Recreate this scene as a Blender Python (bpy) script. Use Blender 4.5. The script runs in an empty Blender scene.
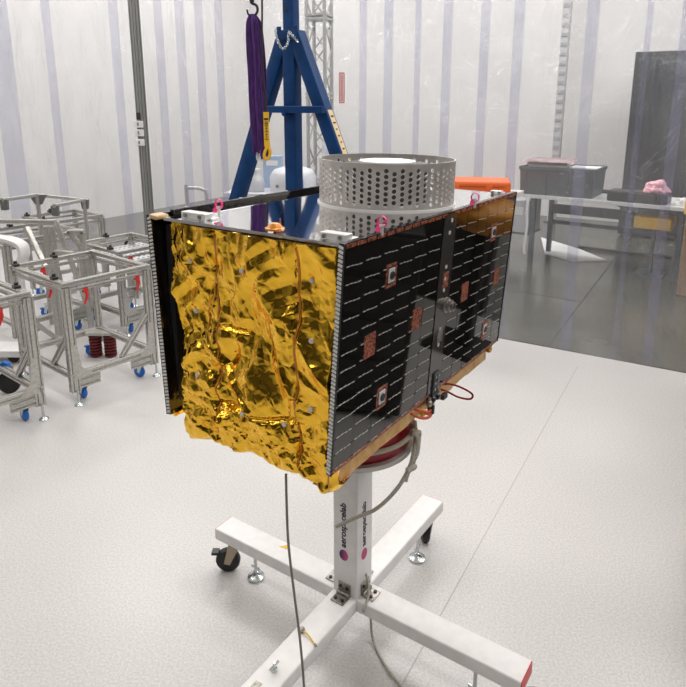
import bpy, bmesh, math, random
from math import pi, sin, cos, radians, sqrt
from mathutils import Vector as V, Matrix, noise
random.seed(7)
SC = bpy.context.scene
C = SC.collection

# ------------------------------------------------------------------ camera
F, CX, CY, PITCH, H_CAM = 644.83, 343.9, 259.2, -.2402, 1.8784
cd = bpy.data.cameras.new('camera'); cam = bpy.data.objects.new('camera', cd); C.objects.link(cam)
cd.sensor_fit = 'HORIZONTAL'; cd.sensor_width = 36; cd.lens = F*36/686
cd.shift_x = (343-CX)/686; cd.shift_y = (CY-343.5)/686
cam.location = (0, 0, H_CAM)
RC = Matrix.Rotation(pi/2+PITCH, 3, 'X') @ Matrix.Rotation(-.0008, 3, 'Z')
cam.rotation_euler = RC.to_euler()
cd.clip_start = .05; cd.clip_end = 100
SC.camera = cam
C0 = V((0, 0, H_CAM))
def ray(x, y): return RC @ V(((x-CX)/F, -(y-CY)/F, -1))
def atz(x, y, z=0):
    d = ray(x, y); return C0 + d*((z-H_CAM)/d.z)
def aty(x, y, Y):
    d = ray(x, y); return C0 + d*(Y/d.y)
YAW = -.5415                                      # the room's axes
E1 = V((cos(YAW), sin(YAW), 0)); E2 = V((-sin(YAW), cos(YAW), 0))

# ------------------------------------------------------------------ materials
def mat(name, col, rough=.5, metal=0, **k):
    m = bpy.data.materials.new(name); m.use_nodes = True
    b = m.node_tree.nodes['Principled BSDF']
    b.inputs['Base Color'].default_value = (*col, 1); b.inputs['Roughness'].default_value = rough
    b.inputs['Metallic'].default_value = metal
    for kk, v in k.items(): b.inputs[kk.replace('_', ' ')].default_value = v
    return m
def nodes(m): return m.node_tree.nodes, m.node_tree.links, m.node_tree.nodes['Principled BSDF']
def add_noise(m, scale, c1, c2, lo=.35, hi=.65, bump=0, detail=3, coord='Object', stretch=(1, 1, 1)):
    n, l, b = nodes(m)
    tc = n.new('ShaderNodeTexCoord'); mp = n.new('ShaderNodeMapping'); mp.inputs['Scale'].default_value = stretch
    t = n.new('ShaderNodeTexNoise'); t.inputs['Scale'].default_value = scale; t.inputs['Detail'].default_value = detail
    r = n.new('ShaderNodeValToRGB'); r.color_ramp.elements[0].position = lo; r.color_ramp.elements[1].position = hi
    r.color_ramp.elements[0].color = (*c1, 1); r.color_ramp.elements[1].color = (*c2, 1)
    l.new(tc.outputs[coord], mp.inputs[0]); l.new(mp.outputs[0], t.inputs['Vector']); l.new(t.outputs['Fac'], r.inputs[0])
    l.new(r.outputs[0], b.inputs['Base Color'])
    if bump:
        bp = n.new('ShaderNodeBump'); bp.inputs['Strength'].default_value = bump; bp.inputs['Distance'].default_value = .01
        l.new(t.outputs['Fac'], bp.inputs['Height']); l.new(bp.outputs[0], b.inputs['Normal'])
    return m
M = {}
M['white'] = add_noise(mat('white_powder_coat', (.8, .79, .78), .35), 30, (.78, .77, .76), (.83, .82, .81))
M['alu'] = add_noise(mat('anodised_aluminium', (.5, .49, .46), .38, .7), 60, (.46, .45, .42), (.58, .565, .53))
M['alud'] = mat('dark_grey_aluminium', (.2, .2, .19), .5, .6)  # darker aluminium for gussets, shelf holes and a button
M['steel'] = mat('zinc_plated_steel', (.62, .66, .66), .25, .9)
M['nickel'] = add_noise(mat('worn_hinge_steel', (.3, .28, .25), .35, .8), 80, (.22, .2, .18), (.42, .39, .35))
M['perf'] = add_noise(mat('perforated_aluminium', (.5, .47, .44), .42, .5), 25, (.46, .43, .40), (.54, .51, .48))
M['black'] = mat('black_rubber', (.012, .012, .013), .5)
M['blackp'] = mat('black_plastic', (.02, .02, .022), .35)
M['blue'] = add_noise(mat('blue_painted_steel', (.001, .04, .16), .42, 0, Specular_IOR_Level=.3), 12, (.001, .030, .115), (.0015, .045, .165))
M['purple'] = add_noise(mat('purple_sling_fabric', (.1, .02, .2), .8), 90, (.03, .006, .075), (.09, .018, .18), stretch=(1, 1, .15))
M['yellow'] = mat('yellow_plastic', (.85, .5, .02), .45)
M['kapton'] = mat('amber_polyimide_tape', (.6, .22, .03), .25, .35)
M['kaptonl'] = add_noise(mat('pale_amber_blanket_edge', (.75, .42, .14), .3, .4), 40, (.72, .38, .11), (.82, .52, .2))
M['red'] = mat('dark_red_anodised', (.24, .006, .012), .22, .35)
M['redp'] = mat('red_plastic', (.62, .03, .025), .4)
M['wheel'] = mat('blue_caster_polymer', (.01, .16, .6), .4)
M['orange'] = mat('orange_case_plastic', (.85, .16, .03), .45)
M['pink'] = mat('magenta_ribbon', (.75, .02, .2), .5)
M['pinkbag'] = mat('pink_antistatic_film', (.85, .45, .52), .25)
M['rope'] = add_noise(mat('grey_woven_cord', (.45, .43, .37), .8), 300, (.34, .32, .27), (.55, .53, .46))
M['cable'] = mat('grey_cable_sheath', (.2, .19, .16), .45)
M['cablek'] = mat('black_cable_sheath', (.02, .02, .02), .45)
M['post'] = mat('grey_frame_paint', (.26, .26, .25), .4, .3)
M['switch'] = mat('white_switch_plastic', (.8, .8, .79), .4)
M['crate'] = mat('slate_grey_tote_plastic', (.05, .065, .075), .4)
M['cab'] = mat('charcoal_cabinet_paint', (.035, .04, .048), .5)
M['desk'] = mat('pale_bench_laminate', (.62, .62, .62), .35)
M['deskleg'] = mat('dark_grey_bench_steel', (.07, .085, .1), .45)
M['foam'] = mat('white_foam_sheet', (.75, .75, .74), .6)
M['label'] = mat('cream_label', (.8, .62, .35), .5)
M['ink'] = mat('navy_black_ink', (.012, .01, .03), .5)
M['logo'] = mat('logo_print', (.3, .02, .2), .5)
M['redink'] = mat('red_ink', (.65, .08, .07), .5)
M['copper'] = add_noise(mat('copper_cutout_liner', (.35, .09, .05), .35, .4), 150, (.10, .03, .02), (.6, .18, .1), .4, .6)
M['cell'] = mat('solar_cell_glass', (.006, .005, .004), .03, 0, IOR=1.85)
M['board'] = mat('carbon_panel_face', (.006, .005, .005), .06, 0, IOR=1.9)
M['silver'] = mat('silver_interconnect', (.75, .72, .66), .3, .5)
M['tan'] = mat('tan_tape', (.62, .42, .22), .5)
M['mirror'] = mat('mirror_radiator_film', (.93, .93, .94), .05, 1)
M['deckmetal'] = mat('milled_bracket', (.72, .71, .69), .35, .3)
M['lilac'] = mat('translucent_white_equipment', (.7, .71, .74), .4)

# logo print: pink to navy dotted ball
def logo_mat():
    m = M['logo']; n, l, b = nodes(m)
    tc = n.new('ShaderNodeTexCoord'); g = n.new('ShaderNodeSeparateXYZ'); r = n.new('ShaderNodeValToRGB')
    r.color_ramp.elements[0].position = .1; r.color_ramp.elements[1].position = .85
    r.color_ramp.elements[0].color = (.55, .06, .22, 1); r.color_ramp.elements[1].color = (.02, .01, .09, 1)
    l.new(tc.outputs['Generated'], g.inputs[0]); l.new(g.outputs[1], r.inputs[0]); l.new(r.outputs[0], b.inputs['Base Color'])
logo_mat()

def foil_material():
    m = mat('gold_foil', (.9, .50, .045), .13, 1); n, l, b = nodes(m)
    b.inputs['Base Color'].default_value = (1, .58, .05, 1)
    tc = n.new('ShaderNodeTexCoord')
    v = n.new('ShaderNodeTexVoronoi'); v.inputs['Scale'].default_value = 20; v.feature = 'DISTANCE_TO_EDGE'
    rg = n.new('ShaderNodeTexNoise'); rg.noise_type = 'RIDGED_MULTIFRACTAL'; rg.inputs['Scale'].default_value = 6; rg.inputs['Detail'].default_value = 3; rg.inputs['Distortion'].default_value = .4
    rm = n.new('ShaderNodeMath'); rm.operation = 'MULTIPLY'; rm.inputs[1].default_value = .55; l.new(rg.outputs['Fac'], rm.inputs[0]); l.new(tc.outputs['Object'], rg.inputs['Vector'])
    nz = n.new('ShaderNodeTexNoise'); nz.inputs['Scale'].default_value = 14; nz.inputs['Detail'].default_value = 2
    mx = n.new('ShaderNodeMixRGB'); mx.inputs[0].default_value = .12
    l.new(tc.outputs['Object'], mx.inputs[1]); l.new(nz.outputs['Color'], mx.inputs[2]); l.new(tc.outputs['Object'], nz.inputs['Vector'])
    l.new(mx.outputs[0], v.inputs['Vector'])
    ad = n.new('ShaderNodeMath'); ad.operation = 'ADD'
    l.new(v.outputs['Distance'], ad.inputs[0]); l.new(rm.outputs[0], ad.inputs[1])
    bp = n.new('ShaderNodeBump'); bp.inputs['Strength'].default_value = .45; bp.inputs['Distance'].default_value = .012
    l.new(ad.outputs[0], bp.inputs['Height']); l.new(bp.outputs[0], b.inputs['Normal'])
    return m
M['foil'] = foil_material()

def floor_material():
    m = mat('speckled_vinyl_floor', (.6, .56, .54), .33); n, l, b = nodes(m)
    tc = n.new('ShaderNodeTexCoord')
    a = n.new('ShaderNodeTexNoise'); a.inputs['Scale'].default_value = 120; a.inputs['Detail'].default_value = 4
    r = n.new('ShaderNodeValToRGB'); r.color_ramp.elements[0].position = .38; r.color_ramp.elements[1].position = .62
    r.color_ramp.elements[0].color = (.53, .51, .495, 1); r.color_ramp.elements[1].color = (.645, .63, .615, 1)
    c = n.new('ShaderNodeTexNoise'); c.inputs['Scale'].default_value = 1.3; c.inputs['Detail'].default_value = 4
    r2 = n.new('ShaderNodeMapRange'); r2.inputs[3].default_value = .93; r2.inputs[4].default_value = 1.05
    mx = n.new('ShaderNodeMixRGB'); mx.blend_type = 'MULTIPLY'; mx.inputs[0].default_value = 1
    l.new(tc.outputs['Object'], a.inputs['Vector']); l.new(tc.outputs['Object'], c.inputs['Vector'])
    l.new(a.outputs['Fac'], r.inputs[0]); l.new(c.outputs['Fac'], r2.inputs[0])
    l.new(r.outputs[0], mx.inputs[1]); l.new(r2.outputs[0], mx.inputs[2]); l.new(mx.outputs[0], b.inputs['Base Color'])
    return m
M['floor'] = floor_material()
M['concrete'] = add_noise(mat('polished_concrete', (.07, .07, .055), .2), .9, (.045, .045, .036), (.09, .087, .07), .3, .7, detail=6)
M['wallw'] = mat('white_warehouse_wall', (.80, .79, .785), .7)
M['walld'] = mat('dark_wall_paint', (.10, .10, .105), .7)
M['ceil'] = mat('white_ceiling_panel', (.8, .8, .8), .7)

def vinyl_material(name, tint, haze_col, haze, bump=.7):
    m = bpy.data.materials.new(name); m.use_nodes = True; n, l = m.node_tree.nodes, m.node_tree.links
    n.clear()
    out = n.new('ShaderNodeOutputMaterial')
    tr = n.new('ShaderNodeBsdfTransparent'); tr.inputs[0].default_value = (*tint, 1)
    df = n.new('ShaderNodeBsdfDiffuse'); df.inputs[0].default_value = (*haze_col, 1)
    tl = n.new('ShaderNodeBsdfTranslucent'); tl.inputs[0].default_value = (*haze_col, 1)
    hz = n.new('ShaderNodeMixShader'); hz.inputs[0].default_value = .5
    l.new(df.outputs[0], hz.inputs[1]); l.new(tl.outputs[0], hz.inputs[2])
    m1 = n.new('ShaderNodeMixShader')
    tc = n.new('ShaderNodeTexCoord')
    hn = n.new('ShaderNodeTexNoise'); hn.inputs['Scale'].default_value = 1.6; hn.inputs['Detail'].default_value = 6
    mr = n.new('ShaderNodeMapRange'); mr.inputs[1].default_value = .3; mr.inputs[2].default_value = .7
    mr.inputs[3].default_value = haze*.4; mr.inputs[4].default_value = haze*1.9
    l.new(tc.outputs['Object'], hn.inputs['Vector']); l.new(hn.outputs['Fac'], mr.inputs[0]); l.new(mr.outputs[0], m1.inputs[0])
    l.new(tr.outputs[0], m1.inputs[1]); l.new(hz.outputs[0], m1.inputs[2])
    gl = n.new('ShaderNodeBsdfGlossy'); gl.inputs['Roughness'].default_value = .07
    fr = n.new('ShaderNodeLayerWeight'); fr.inputs['Blend'].default_value = .5
    pw = n.new('ShaderNodeMath'); pw.operation = 'POWER'; pw.inputs[1].default_value = 4; l.new(fr.outputs['Facing'], pw.inputs[0])
    ma = n.new('ShaderNodeMath'); ma.operation = 'MULTIPLY_ADD'; ma.inputs[1].default_value = .6; ma.inputs[2].default_value = .08; l.new(pw.outputs[0], ma.inputs[0])
    m2 = n.new('ShaderNodeMixShader'); l.new(ma.outputs[0], m2.inputs[0])
    l.new(m1.outputs[0], m2.inputs[1]); l.new(gl.outputs[0], m2.inputs[2])
    mp = n.new('ShaderNodeMapping'); mp.inputs['Scale'].default_value = (1.8, 1.8, .9)
    nz = n.new('ShaderNodeTexNoise'); nz.inputs['Scale'].default_value = 2.4; nz.inputs['Detail'].default_value = 6; nz.inputs['Roughness'].default_value = .62; nz.inputs['Distortion'].default_value = .6
    bp = n.new('ShaderNodeBump'); bp.inputs['Strength'].default_value = bump; bp.inputs['Distance'].default_value = .12
    l.new(tc.outputs['Object'], mp.inputs[0]); l.new(mp.outputs[0], nz.inputs['Vector']); l.new(nz.outputs['Fac'], bp.inputs['Height'])
    l.new(bp.outputs[0], gl.inputs['Normal']); l.new(bp.outputs[0], fr.inputs['Normal'])
    l.new(m2.outputs[0], out.inputs[0])
    return m
M['vinyl'] = vinyl_material('clear_vinyl', (.95, .95, .955), (.85, .85, .88), .10)
M['vinylband'] = vinyl_material('clear_vinyl_overlap', (.86, .86, .93), (.55, .55, .75), .12)

# ------------------------------------------------------------------ mesh helpers
def frame_from(d):
    d = d.normalized(); up = V((0, 0, 1)) if abs(d.z) < .95 else V((1, 0, 0))
    x = up.cross(d).normalized(); y = d.cross(x)
    return x, y, d
def bm_new(): return bmesh.new()
def box(bm, c, s, R=None):
    c = V(c); vs = []
    for i in (-1, 1):
        for j in (-1, 1):
            for k in (-1, 1):
                p = V((i*s[0]/2, j*s[1]/2, k*s[2]/2))
                if R: p = R @ p
                vs.append(bm.verts.new(c+p))
    for f in ((0, 1, 3, 2), (4, 6, 7, 5), (0, 4, 5, 1), (2, 3, 7, 6), (0, 2, 6, 4), (1, 5, 7, 3)):
        bm.faces.new([vs[i] for i in f])
    return vs
def sweep(bm, prof, p0, p1, up=None, cap=True):
    p0, p1 = V(p0), V(p1); x, y, d = frame_from(p1-p0)
    if up is not None:
        y = (V(up)-V(up).dot(d)*d).normalized(); x = y.cross(d)
    a = [bm.verts.new(p0+x*u+y*v) for u, v in prof]; b = [bm.verts.new(p1+x*u+y*v) for u, v in prof]
    n = len(prof)
    for i in range(n): bm.faces.new((a[i], a[(i+1) % n], b[(i+1) % n], b[i]))
    if cap: bm.faces.new(a[::-1]); bm.faces.new(b)
def rrect(w, h, r=.004, n=3):
    o = []
    for sx, sy, a0 in ((1, 1, 0), (-1, 1, pi/2), (-1, -1, pi), (1, -1, 1.5*pi)):
        for i in range(n+1):
            a = a0+i*pi/2/n; o.append((sx*(w/2-r)+r*cos(a), sy*(h/2-r)+r*sin(a)))
    return o
def bar(bm, p0, p1, w, h=None, up=None, r=None):
    h = h or w; sweep(bm, rrect(w, h, min(w, h)*.1 if r is None else r, 2), p0, p1, up)
def cyl(bm, p0, p1, r, n=20): sweep(bm, [(r*cos(2*pi*i/n), r*sin(2*pi*i/n)) for i in range(n)], p0, p1)
def tslot(w, h=None):
    # t-slot extrusion outline, slots on all four sides
    h = h or w; g = .009 if w > .03 else .006; d = .008
    def side(a, b, L, ax):
        k = max(1, round(L/.04)); pts = []
        for i in range(k):
            c = -L/2+L*(i+.5)/k; pts += [(c-g/2, 0), (c-g/2, -d), (c+g/2, -d), (c+g/2, 0)]
        return pts
    o = []
    o += [(-w/2+.001, -h/2)]+[(u, -h/2-v) for u, v in side(0, 0, w, 0)]+[(w/2-.001, -h/2)]
    o += [(w/2, -h/2+.001)]+[(w/2+v, u) for u, v in side(0, 0, h, 1)]+[(w/2, h/2-.001)]
    o += [(w/2-.001, h/2)]+[(-u, h/2+v) for u, v in side(0, 0, w, 0)]+[(-w/2+.001, h/2)]
    o += [(-w/2, h/2-.001)]+[(-w/2-v, -u) for u, v in side(0, 0, h, 1)]+[(-w/2, -h/2+.001)]
    return o
def rail(bm, p0, p1, w=.04, h=None, up=None): sweep(bm, tslot(w, h), p0, p1, up)
def smooth_path(pts, n=8):
    pts = [V(p) for p in pts]; P = [pts[0]*2-pts[1]]+pts+[pts[-1]*2-pts[-2]]; o = []
    for i in range(1, len(P)-2):
        for k in range(n):
            t = k/n; a, b, c, d = P[i-1:i+3]
            o.append(.5*((2*b)+(c-a)*t+(2*a-5*b+4*c-d)*t*t+(3*b-a-3*c+d)*t**3))
    o.append(pts[-1]); return o
def tube(bm, pts, r, n=8, smooth=True, k=8, closed=False):
    pts = smooth_path(pts, k) if smooth else [V(p) for p in pts]
    rings = []; x = None
    for i, p in enumerate(pts):
        d = (pts[min(i+1, len(pts)-1)]-pts[max(i-1, 0)]).normalized()
        if x is None: x = frame_from(d)[0]
        x = (x-x.dot(d)*d).normalized(); y = d.cross(x)
        rr = r(i/(len(pts)-1)) if callable(r) else r
        rings.append([bm.verts.new(p+x*cos(2*pi*j/n)*rr+y*sin(2*pi*j/n)*rr) for j in range(n)])
    for a, b in zip(rings, rings[1:]):
        for j in range(n): bm.faces.new((a[j], a[(j+1) % n], b[(j+1) % n], b[j]))
    bm.faces.new(rings[0][::-1]); bm.faces.new(rings[-1])
def ribbon(bm, pts, w, t, wd, k=6):
    pts = smooth_path(pts, k); rings = []
    wd = V(wd).normalized()
    for i, p in enumerate(pts):
        d = (pts[min(i+1, len(pts)-1)]-pts[max(i-1, 0)]).normalized()
        n = d.cross(wd).normalized()
        rings.append([bm.verts.new(p+wd*a*w/2+n*b*t/2) for a, b in ((-1, -1), (1, -1), (1, 1), (-1, 1))])
    for a, b in zip(rings, rings[1:]):
        for j in range(4): bm.faces.new((a[j], a[(j+1) % 4], b[(j+1) % 4], b[j]))
    bm.faces.new(rings[0][::-1]); bm.faces.new(rings[-1])
def lathe(bm, prof, c=(0, 0, 0), n=32, R=None):
    c = V(c); rings = []
    for r, z in prof:
        ring = []
        for j in range(n):
            p = V((r*cos(2*pi*j/n), r*sin(2*pi*j/n), z))
            if R: p = R @ p
            ring.append(bm.verts.new(c+p))
        rings.append(ring)
    for a, b in zip(rings, rings[1:]):
        for j in range(n): bm.faces.new((a[j], a[(j+1) % n], b[(j+1) % n], b[j]))
    if prof[0][0] > 1e-5: bm.faces.new(rings[0][::-1])
    if prof[-1][0] > 1e-5: bm.faces.new(rings[-1])
def prism(bm, poly, n, t):
    n = V(n); a = [bm.verts.new(V(p)) for p in poly]; b = [bm.verts.new(V(p)+n*t) for p in poly]
    k = len(poly); bm.faces.new(a[::-1]); bm.faces.new(b)
    for i in range(k): bm.faces.new((a[i], a[(i+1) % k], b[(i+1) % k], b[i]))
def obj(name, bm, m, parent=None, bevel=0, smooth=None, loc=None):
    bmesh.ops.recalc_face_normals(bm, faces=bm.faces)
    if loc is not None: bmesh.ops.translate(bm, verts=bm.verts, vec=-V(loc))
    me = bpy.data.meshes.new(name); bm.to_mesh(me); bm.free()
    o = bpy.data.objects.new(name, me); C.objects.link(o)
    if loc is not None: o.location = loc
    if isinstance(m, str): m = M[m]
    me.materials.append(m)
    if smooth is not None:
        me.polygons.foreach_set('use_smooth', [True]*len(me.polygons))
        if smooth < 180:
            me.set_sharp_from_angle(angle=radians(smooth))
    if bevel:
        b = o.modifiers.new('bevel', 'BEVEL'); b.width = bevel; b.segments = 2; b.limit_method = 'ANGLE'; b.angle_limit = radians(40)
    if parent: o.parent = parent
    return o
def thing(name, label, cat, loc=(0, 0, 0), rot=None, group=None):
    o = bpy.data.objects.new(name, None); C.objects.link(o); o.location = loc; o.empty_display_size = .1
    if rot is not None: o.rotation_euler = rot
    o['label'] = label; o['category'] = cat
    if group: o['group'] = group
    return o
def tag(o, label, cat, group=None):
    o['label'] = label; o['category'] = cat
    if group: o['group'] = group
    return o
def struct(o): o['kind'] = 'structure'; return o
def text_mesh(s, size, ext=.0004):
    cu = bpy.data.curves.new('lettering', 'FONT'); cu.body = s; cu.size = size; cu.extrude = ext; cu.offset = size*.025
    t = bpy.data.objects.new('lettering', cu); C.objects.link(t)
    bpy.context.view_layer.update()
    dg = bpy.context.evaluated_depsgraph_get(); me = bpy.data.meshes.new_from_object(t.evaluated_get(dg))
    bpy.data.objects.remove(t); bpy.data.curves.remove(cu)
    return me

# ------------------------------------------------------------------ the setting
# the curtain line on the floor: through PC along E1
PC = V((1.274, 4.961, 0))
def cl(t, z=0, off=0): return PC+E1*t+E2*off+V((0, 0, z))
bm = bm_new()
prism(bm, [cl(14, -.02, -.01), cl(-14, -.02, -.01), cl(-14, -.02, -14), cl(14, -.02, -14)], (0, 0, 1), .02)
fl = struct(obj('floor', bm, 'floor'))
bm = bm_new()
a = atz(450, 598); b = atz(531.6, 450)
dv = (b-a).normalized()
for q in (a,):
    p0 = q-dv*2.2; p1 = q+dv*2.6; w = dv.cross(V((0, 0, 1)))*.002
    prism(bm, [p0-w, p1-w, p1+w, p0+w], (0, 0, 1), .0006)
obj('floor_seam', bm, mat('seam_weld', (.42, .39, .37), .5), fl)
bm = bm_new()
prism(bm, [cl(-16, -.12, -15), cl(16, -.12, -15), cl(16, -.12, 9), cl(-16, -.12, 9)], (0, 0, 1), .095)
flo = struct(obj('floor', bm, 'concrete'))
bm = bm_new()
a = atz(549, 345, -.025); b = atz(612, 262, -.025); dv = (b-a).normalized(); w = dv.cross(V((0, 0, 1)))*.006
prism(bm, [a-w, b+dv*2-w, b+dv*2+w, a+w], (0, 0, 1), .0015)
a2 = a+(b-a)*.42; d2 = -E1; w = d2.cross(V((0, 0, 1)))*.006
prism(bm, [a2-w, a2+d2*1.2-w, a2+d2*1.2+w, a2+w], (0, 0, 1), .0015)
obj('floor_joint', bm, 'black', flo)

# curtains: a wavy vinyl sheet with overlapped strips
ZC = 3.4
def wave(t, z): return .006*sin(t*5.1+.6*z)+.003*sin(t*11+1.3)*(1-z/6)+.006*noise.noise(V((t*3, z*1.2, 0)))
def sheet(bm, t0, t1, nt, nz, off, z0=.003):
    g = [[bm.verts.new(cl(t0+(t1-t0)*i/nt, z0+(ZC-z0)*j/nz, off+wave(t0+(t1-t0)*i/nt, z0+(ZC-z0)*j/nz))) for j in range(nz+1)] for i in range(nt+1)]
    for i in range(nt):
        for j in range(nz): bm.faces.new((g[i][j], g[i+1][j], g[i+1][j+1], g[i][j+1]))
def t_at(x, y=None):                                # curtain coordinate hit by an image column
    d = ray(x, 100 if y is None else y); n = E2; s = (PC-C0).dot(n)/d.dot(n); return ((C0+d*s)-PC).dot(E1)
TP = t_at(145, 100)
bm = bm_new(); sheet(bm, TP+.03, 1.88, 100, 16, 0)
wr = struct(obj('wall_right', bm, 'vinyl', smooth=180))
bm = bm_new(); sheet(bm, -11, TP-.05, 120, 16, 0)
wl = struct(obj('wall_left', bm, 'vinyl', smooth=180))
bands = [(163, 8, 90), (184, 9, 90), (203, 8, 90), (222, 7, 90), (363, 7, 60), (388, 9, 60), (418, 6, 60), (447, 9, 60), (484, 9, 60), (515, 10, 90), (587, 12, 90), (636, 6, 150), (672, 11, 150)]
for x, w, y in bands:
    bm = bm_new(); ta, tb = t_at(x-w/2, y), t_at(x+w/2, y); sheet(bm, ta, tb, 4, 16, -.006)
    obj('vinyl_overlap', bm, 'vinylband', wr, smooth=180)
for x, w, y in ((8, 20, 100), (121, 9, 100), (62, 8, 160)):
    bm = bm_new(); ta, tb = t_at(x-w/2, y), t_at(x+w/2, y); sheet(bm, ta, tb, 4, 16, -.006)
    obj('vinyl_overlap', bm, 'vinylband', wl, smooth=180)

# outer warehouse walls
WC = V((-1.92, 14.1, 0)); HW = 7
bm = bm_new(); prism(bm, [WC-V((0, 0, .1)), WC+E1*18-V((0, 0, .1)), WC+E1*18+E2*.2-V((0, 0, .1)), WC+E2*.2-V((0, 0, .1))], (0, 0, 1), HW)
wb = struct(obj('wall_back', bm, 'wallw'))
bm = bm_new(); q = V((0, 0, -.1)); prism(bm, [WC+q, WC-E2*24+q, WC-E2*24-E1*.2+q, WC-E1*.2+q], (0, 0, 1), HW)
wo = struct(obj('wall_outer_left', bm, 'wallw'))
bm = bm_new(); a = WC+E1*17+q; prism(bm, [a, a-E2*24, a-E2*24+E1*.2, a+E1*.2], (0, 0, 1), HW)
struct(obj('wall_outer_right', bm, 'walld'))
bm = bm_new(); a = WC-E2*23+q; prism(bm, [a, a+E1*18, a+E1*18-E2*.2, a-E2*.2], (0, 0, 1), HW)
struct(obj('wall_front', bm, mat('mid_grey_wall', (.24, .23, .22), .7)))
bm = bm_new(); a = WC+V((0, 0, 6.9)); prism(bm, [a-E1, a+E1*18, a+E1*18-E2*24, a-E1-E2*24], (0, 0, 1), .1)
struct(obj('ceiling', bm, 'ceil'))

bm = bm_new(); prism(bm, [cl(1.9, 0, .02), cl(9, 0, .02), cl(9, 0, .12), cl(1.9, 0, .12)], (0, 0, 1), 2.7)
struct(obj('wall_added_dark', bm, mat('charcoal_reflection_wall', (.02, .02, .022), .6)))  # dark wall added out of view so the near solar panel mirrors black
# ------------------------------------------------------------------ lights
LP = []
def area(p, sx, sy, e, yaw=YAW, col=(1, .97, .94), name='ceiling_light', rot=None):
    ld = bpy.data.lights.new(name, 'AREA'); ld.shape = 'RECTANGLE'; ld.size = sx; ld.size_y = sy; ld.energy = e; ld.color = col
    o = bpy.data.objects.new(name, ld); C.objects.link(o); o.location = p
    o.rotation_euler = rot if rot else (0, 0, yaw); return o
ctr = V((0, 2.4, 0))
for i in (-2, -1, 0, 1, 2):
    for j in (-2, -1, 0, 1):
        area(ctr+E1*i*1.9+E2*j*1.7+V((0, 0, 3.9)), 1.25, .32, 7 if j == -2 else 12.5)
for i in range(4):
    for j in (0, 1):
        area(WC+E1*(2+4*i)-E2*(2.2+3*j)+V((0, 0, 5.6)), 1.6, 1.2, 100, col=(1, .98, .96))
area(WC+E1*1.3-E2*9+V((0, 0, 5.6)), 1.6, 1.6, 90)
wld = bpy.data.worlds.new('world'); SC.world = wld; wld.use_nodes = True
wld.node_tree.nodes['Background'].inputs[0].default_value = (.9, .92, 1, 1); wld.node_tree.nodes['Background'].inputs[1].default_value = .1

# ------------------------------------------------------------------ satellite
SO = V((.0354, 1.9535, 1.0216)); SRM = Matrix.Rotation(-.5824, 3, 'Z') @ Matrix.Rotation(.0082, 3, 'Y') @ Matrix.Rotation(-.013, 3, 'X')
sat = thing('satellite', 'box satellite wrapped in crumpled gold foil with black solar panels on both sides', 'satellite', SO, SRM.to_euler())
W, L, H = .6192, 1.0932, .56
ZD = .553                                                  # deck level
bm = bm_new(); box(bm, (.02, 0, (ZD-.05)/2), (.44, 1.0, ZD+.04)); obj('body', bm, 'kaptonl', sat)
bm = bm_new(); box(bm, (.0, 0, ZD-.004), (.585, 1.052, .008)); obj('mirror_deck', bm, 'mirror', sat)

# crumpled front blanket
def tri(x): return abs((x % 1)*2-1)
def hsh(i, s=0): return random.Random(i*7.13+s).random()
dirs = [(cos(a), sin(a), f, A, ph, g) for a, f, A, ph, g in ((.55, 5.3, .011, .1, 1.6), (2.45, 6.1, .010, .37, 2.1), (1.1, 9.1, .0065, .7, 3.1), (2.0, 12.0, .0050, .2, 3.9), (.1, 15, .0035, .55, 4.5), (2.9, 21, .0026, .9, 6.0), (1.5, 31, .0016, .3, 8))]
pins = []
def satinv(x, y, v):
    n = SRM.col[1]; o = SO+n*v; d = ray(x, y); t = n.dot(o-C0)/n.dot(d); p = SRM.transposed() @ (C0+d*t-SO); return p.x, p.z
pin_px = [(185, 262), (238, 272), (303, 284), (187, 314), (305, 344), (193, 377), (241, 415), (277, 429), (305, 413)]
pins = [satinv(x, y, -.55) for x, y in pin_px]
UL = lambda w: -.268+.045*max(0, (.5-w))/.5
UR = lambda w: .266+.026*min(1, max(0, w/.55))
SEAM = [(lambda w: satinv(206, 240, -.545)[0]+.01), (lambda w: satinv(292, 260, -.545)[0]+.01*0)]
S1, S2 = SEAM[0](0), SEAM[1](0)
DIRS = [(-.62, 5.0, .020, .10, 2.2), (.52, 5.6, .013, .37, 2.9), (-1.05, 9.5, .011, .70, 3.1), (-.30, 12.5, .0075, .2, 4.4), (1.25, 14, .0055, .55, 4.9), (-.8, 21, .0040, .9, 6.3), (.2, 27, .0028, .3, 8)]
FOLDS = [(-1.05, 2.2, 9, .018, 1.1), (-.7, 3.0, 14, .010, 5.3), (.75, 2.5, 11, .007, 13.7), (-1.3, 4.5, 26, .0035, 27.2)]
def crease(x): return 1-abs(x)*2.2 if abs(x) < .3 else .34-(abs(x)-.3)*.5
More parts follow.
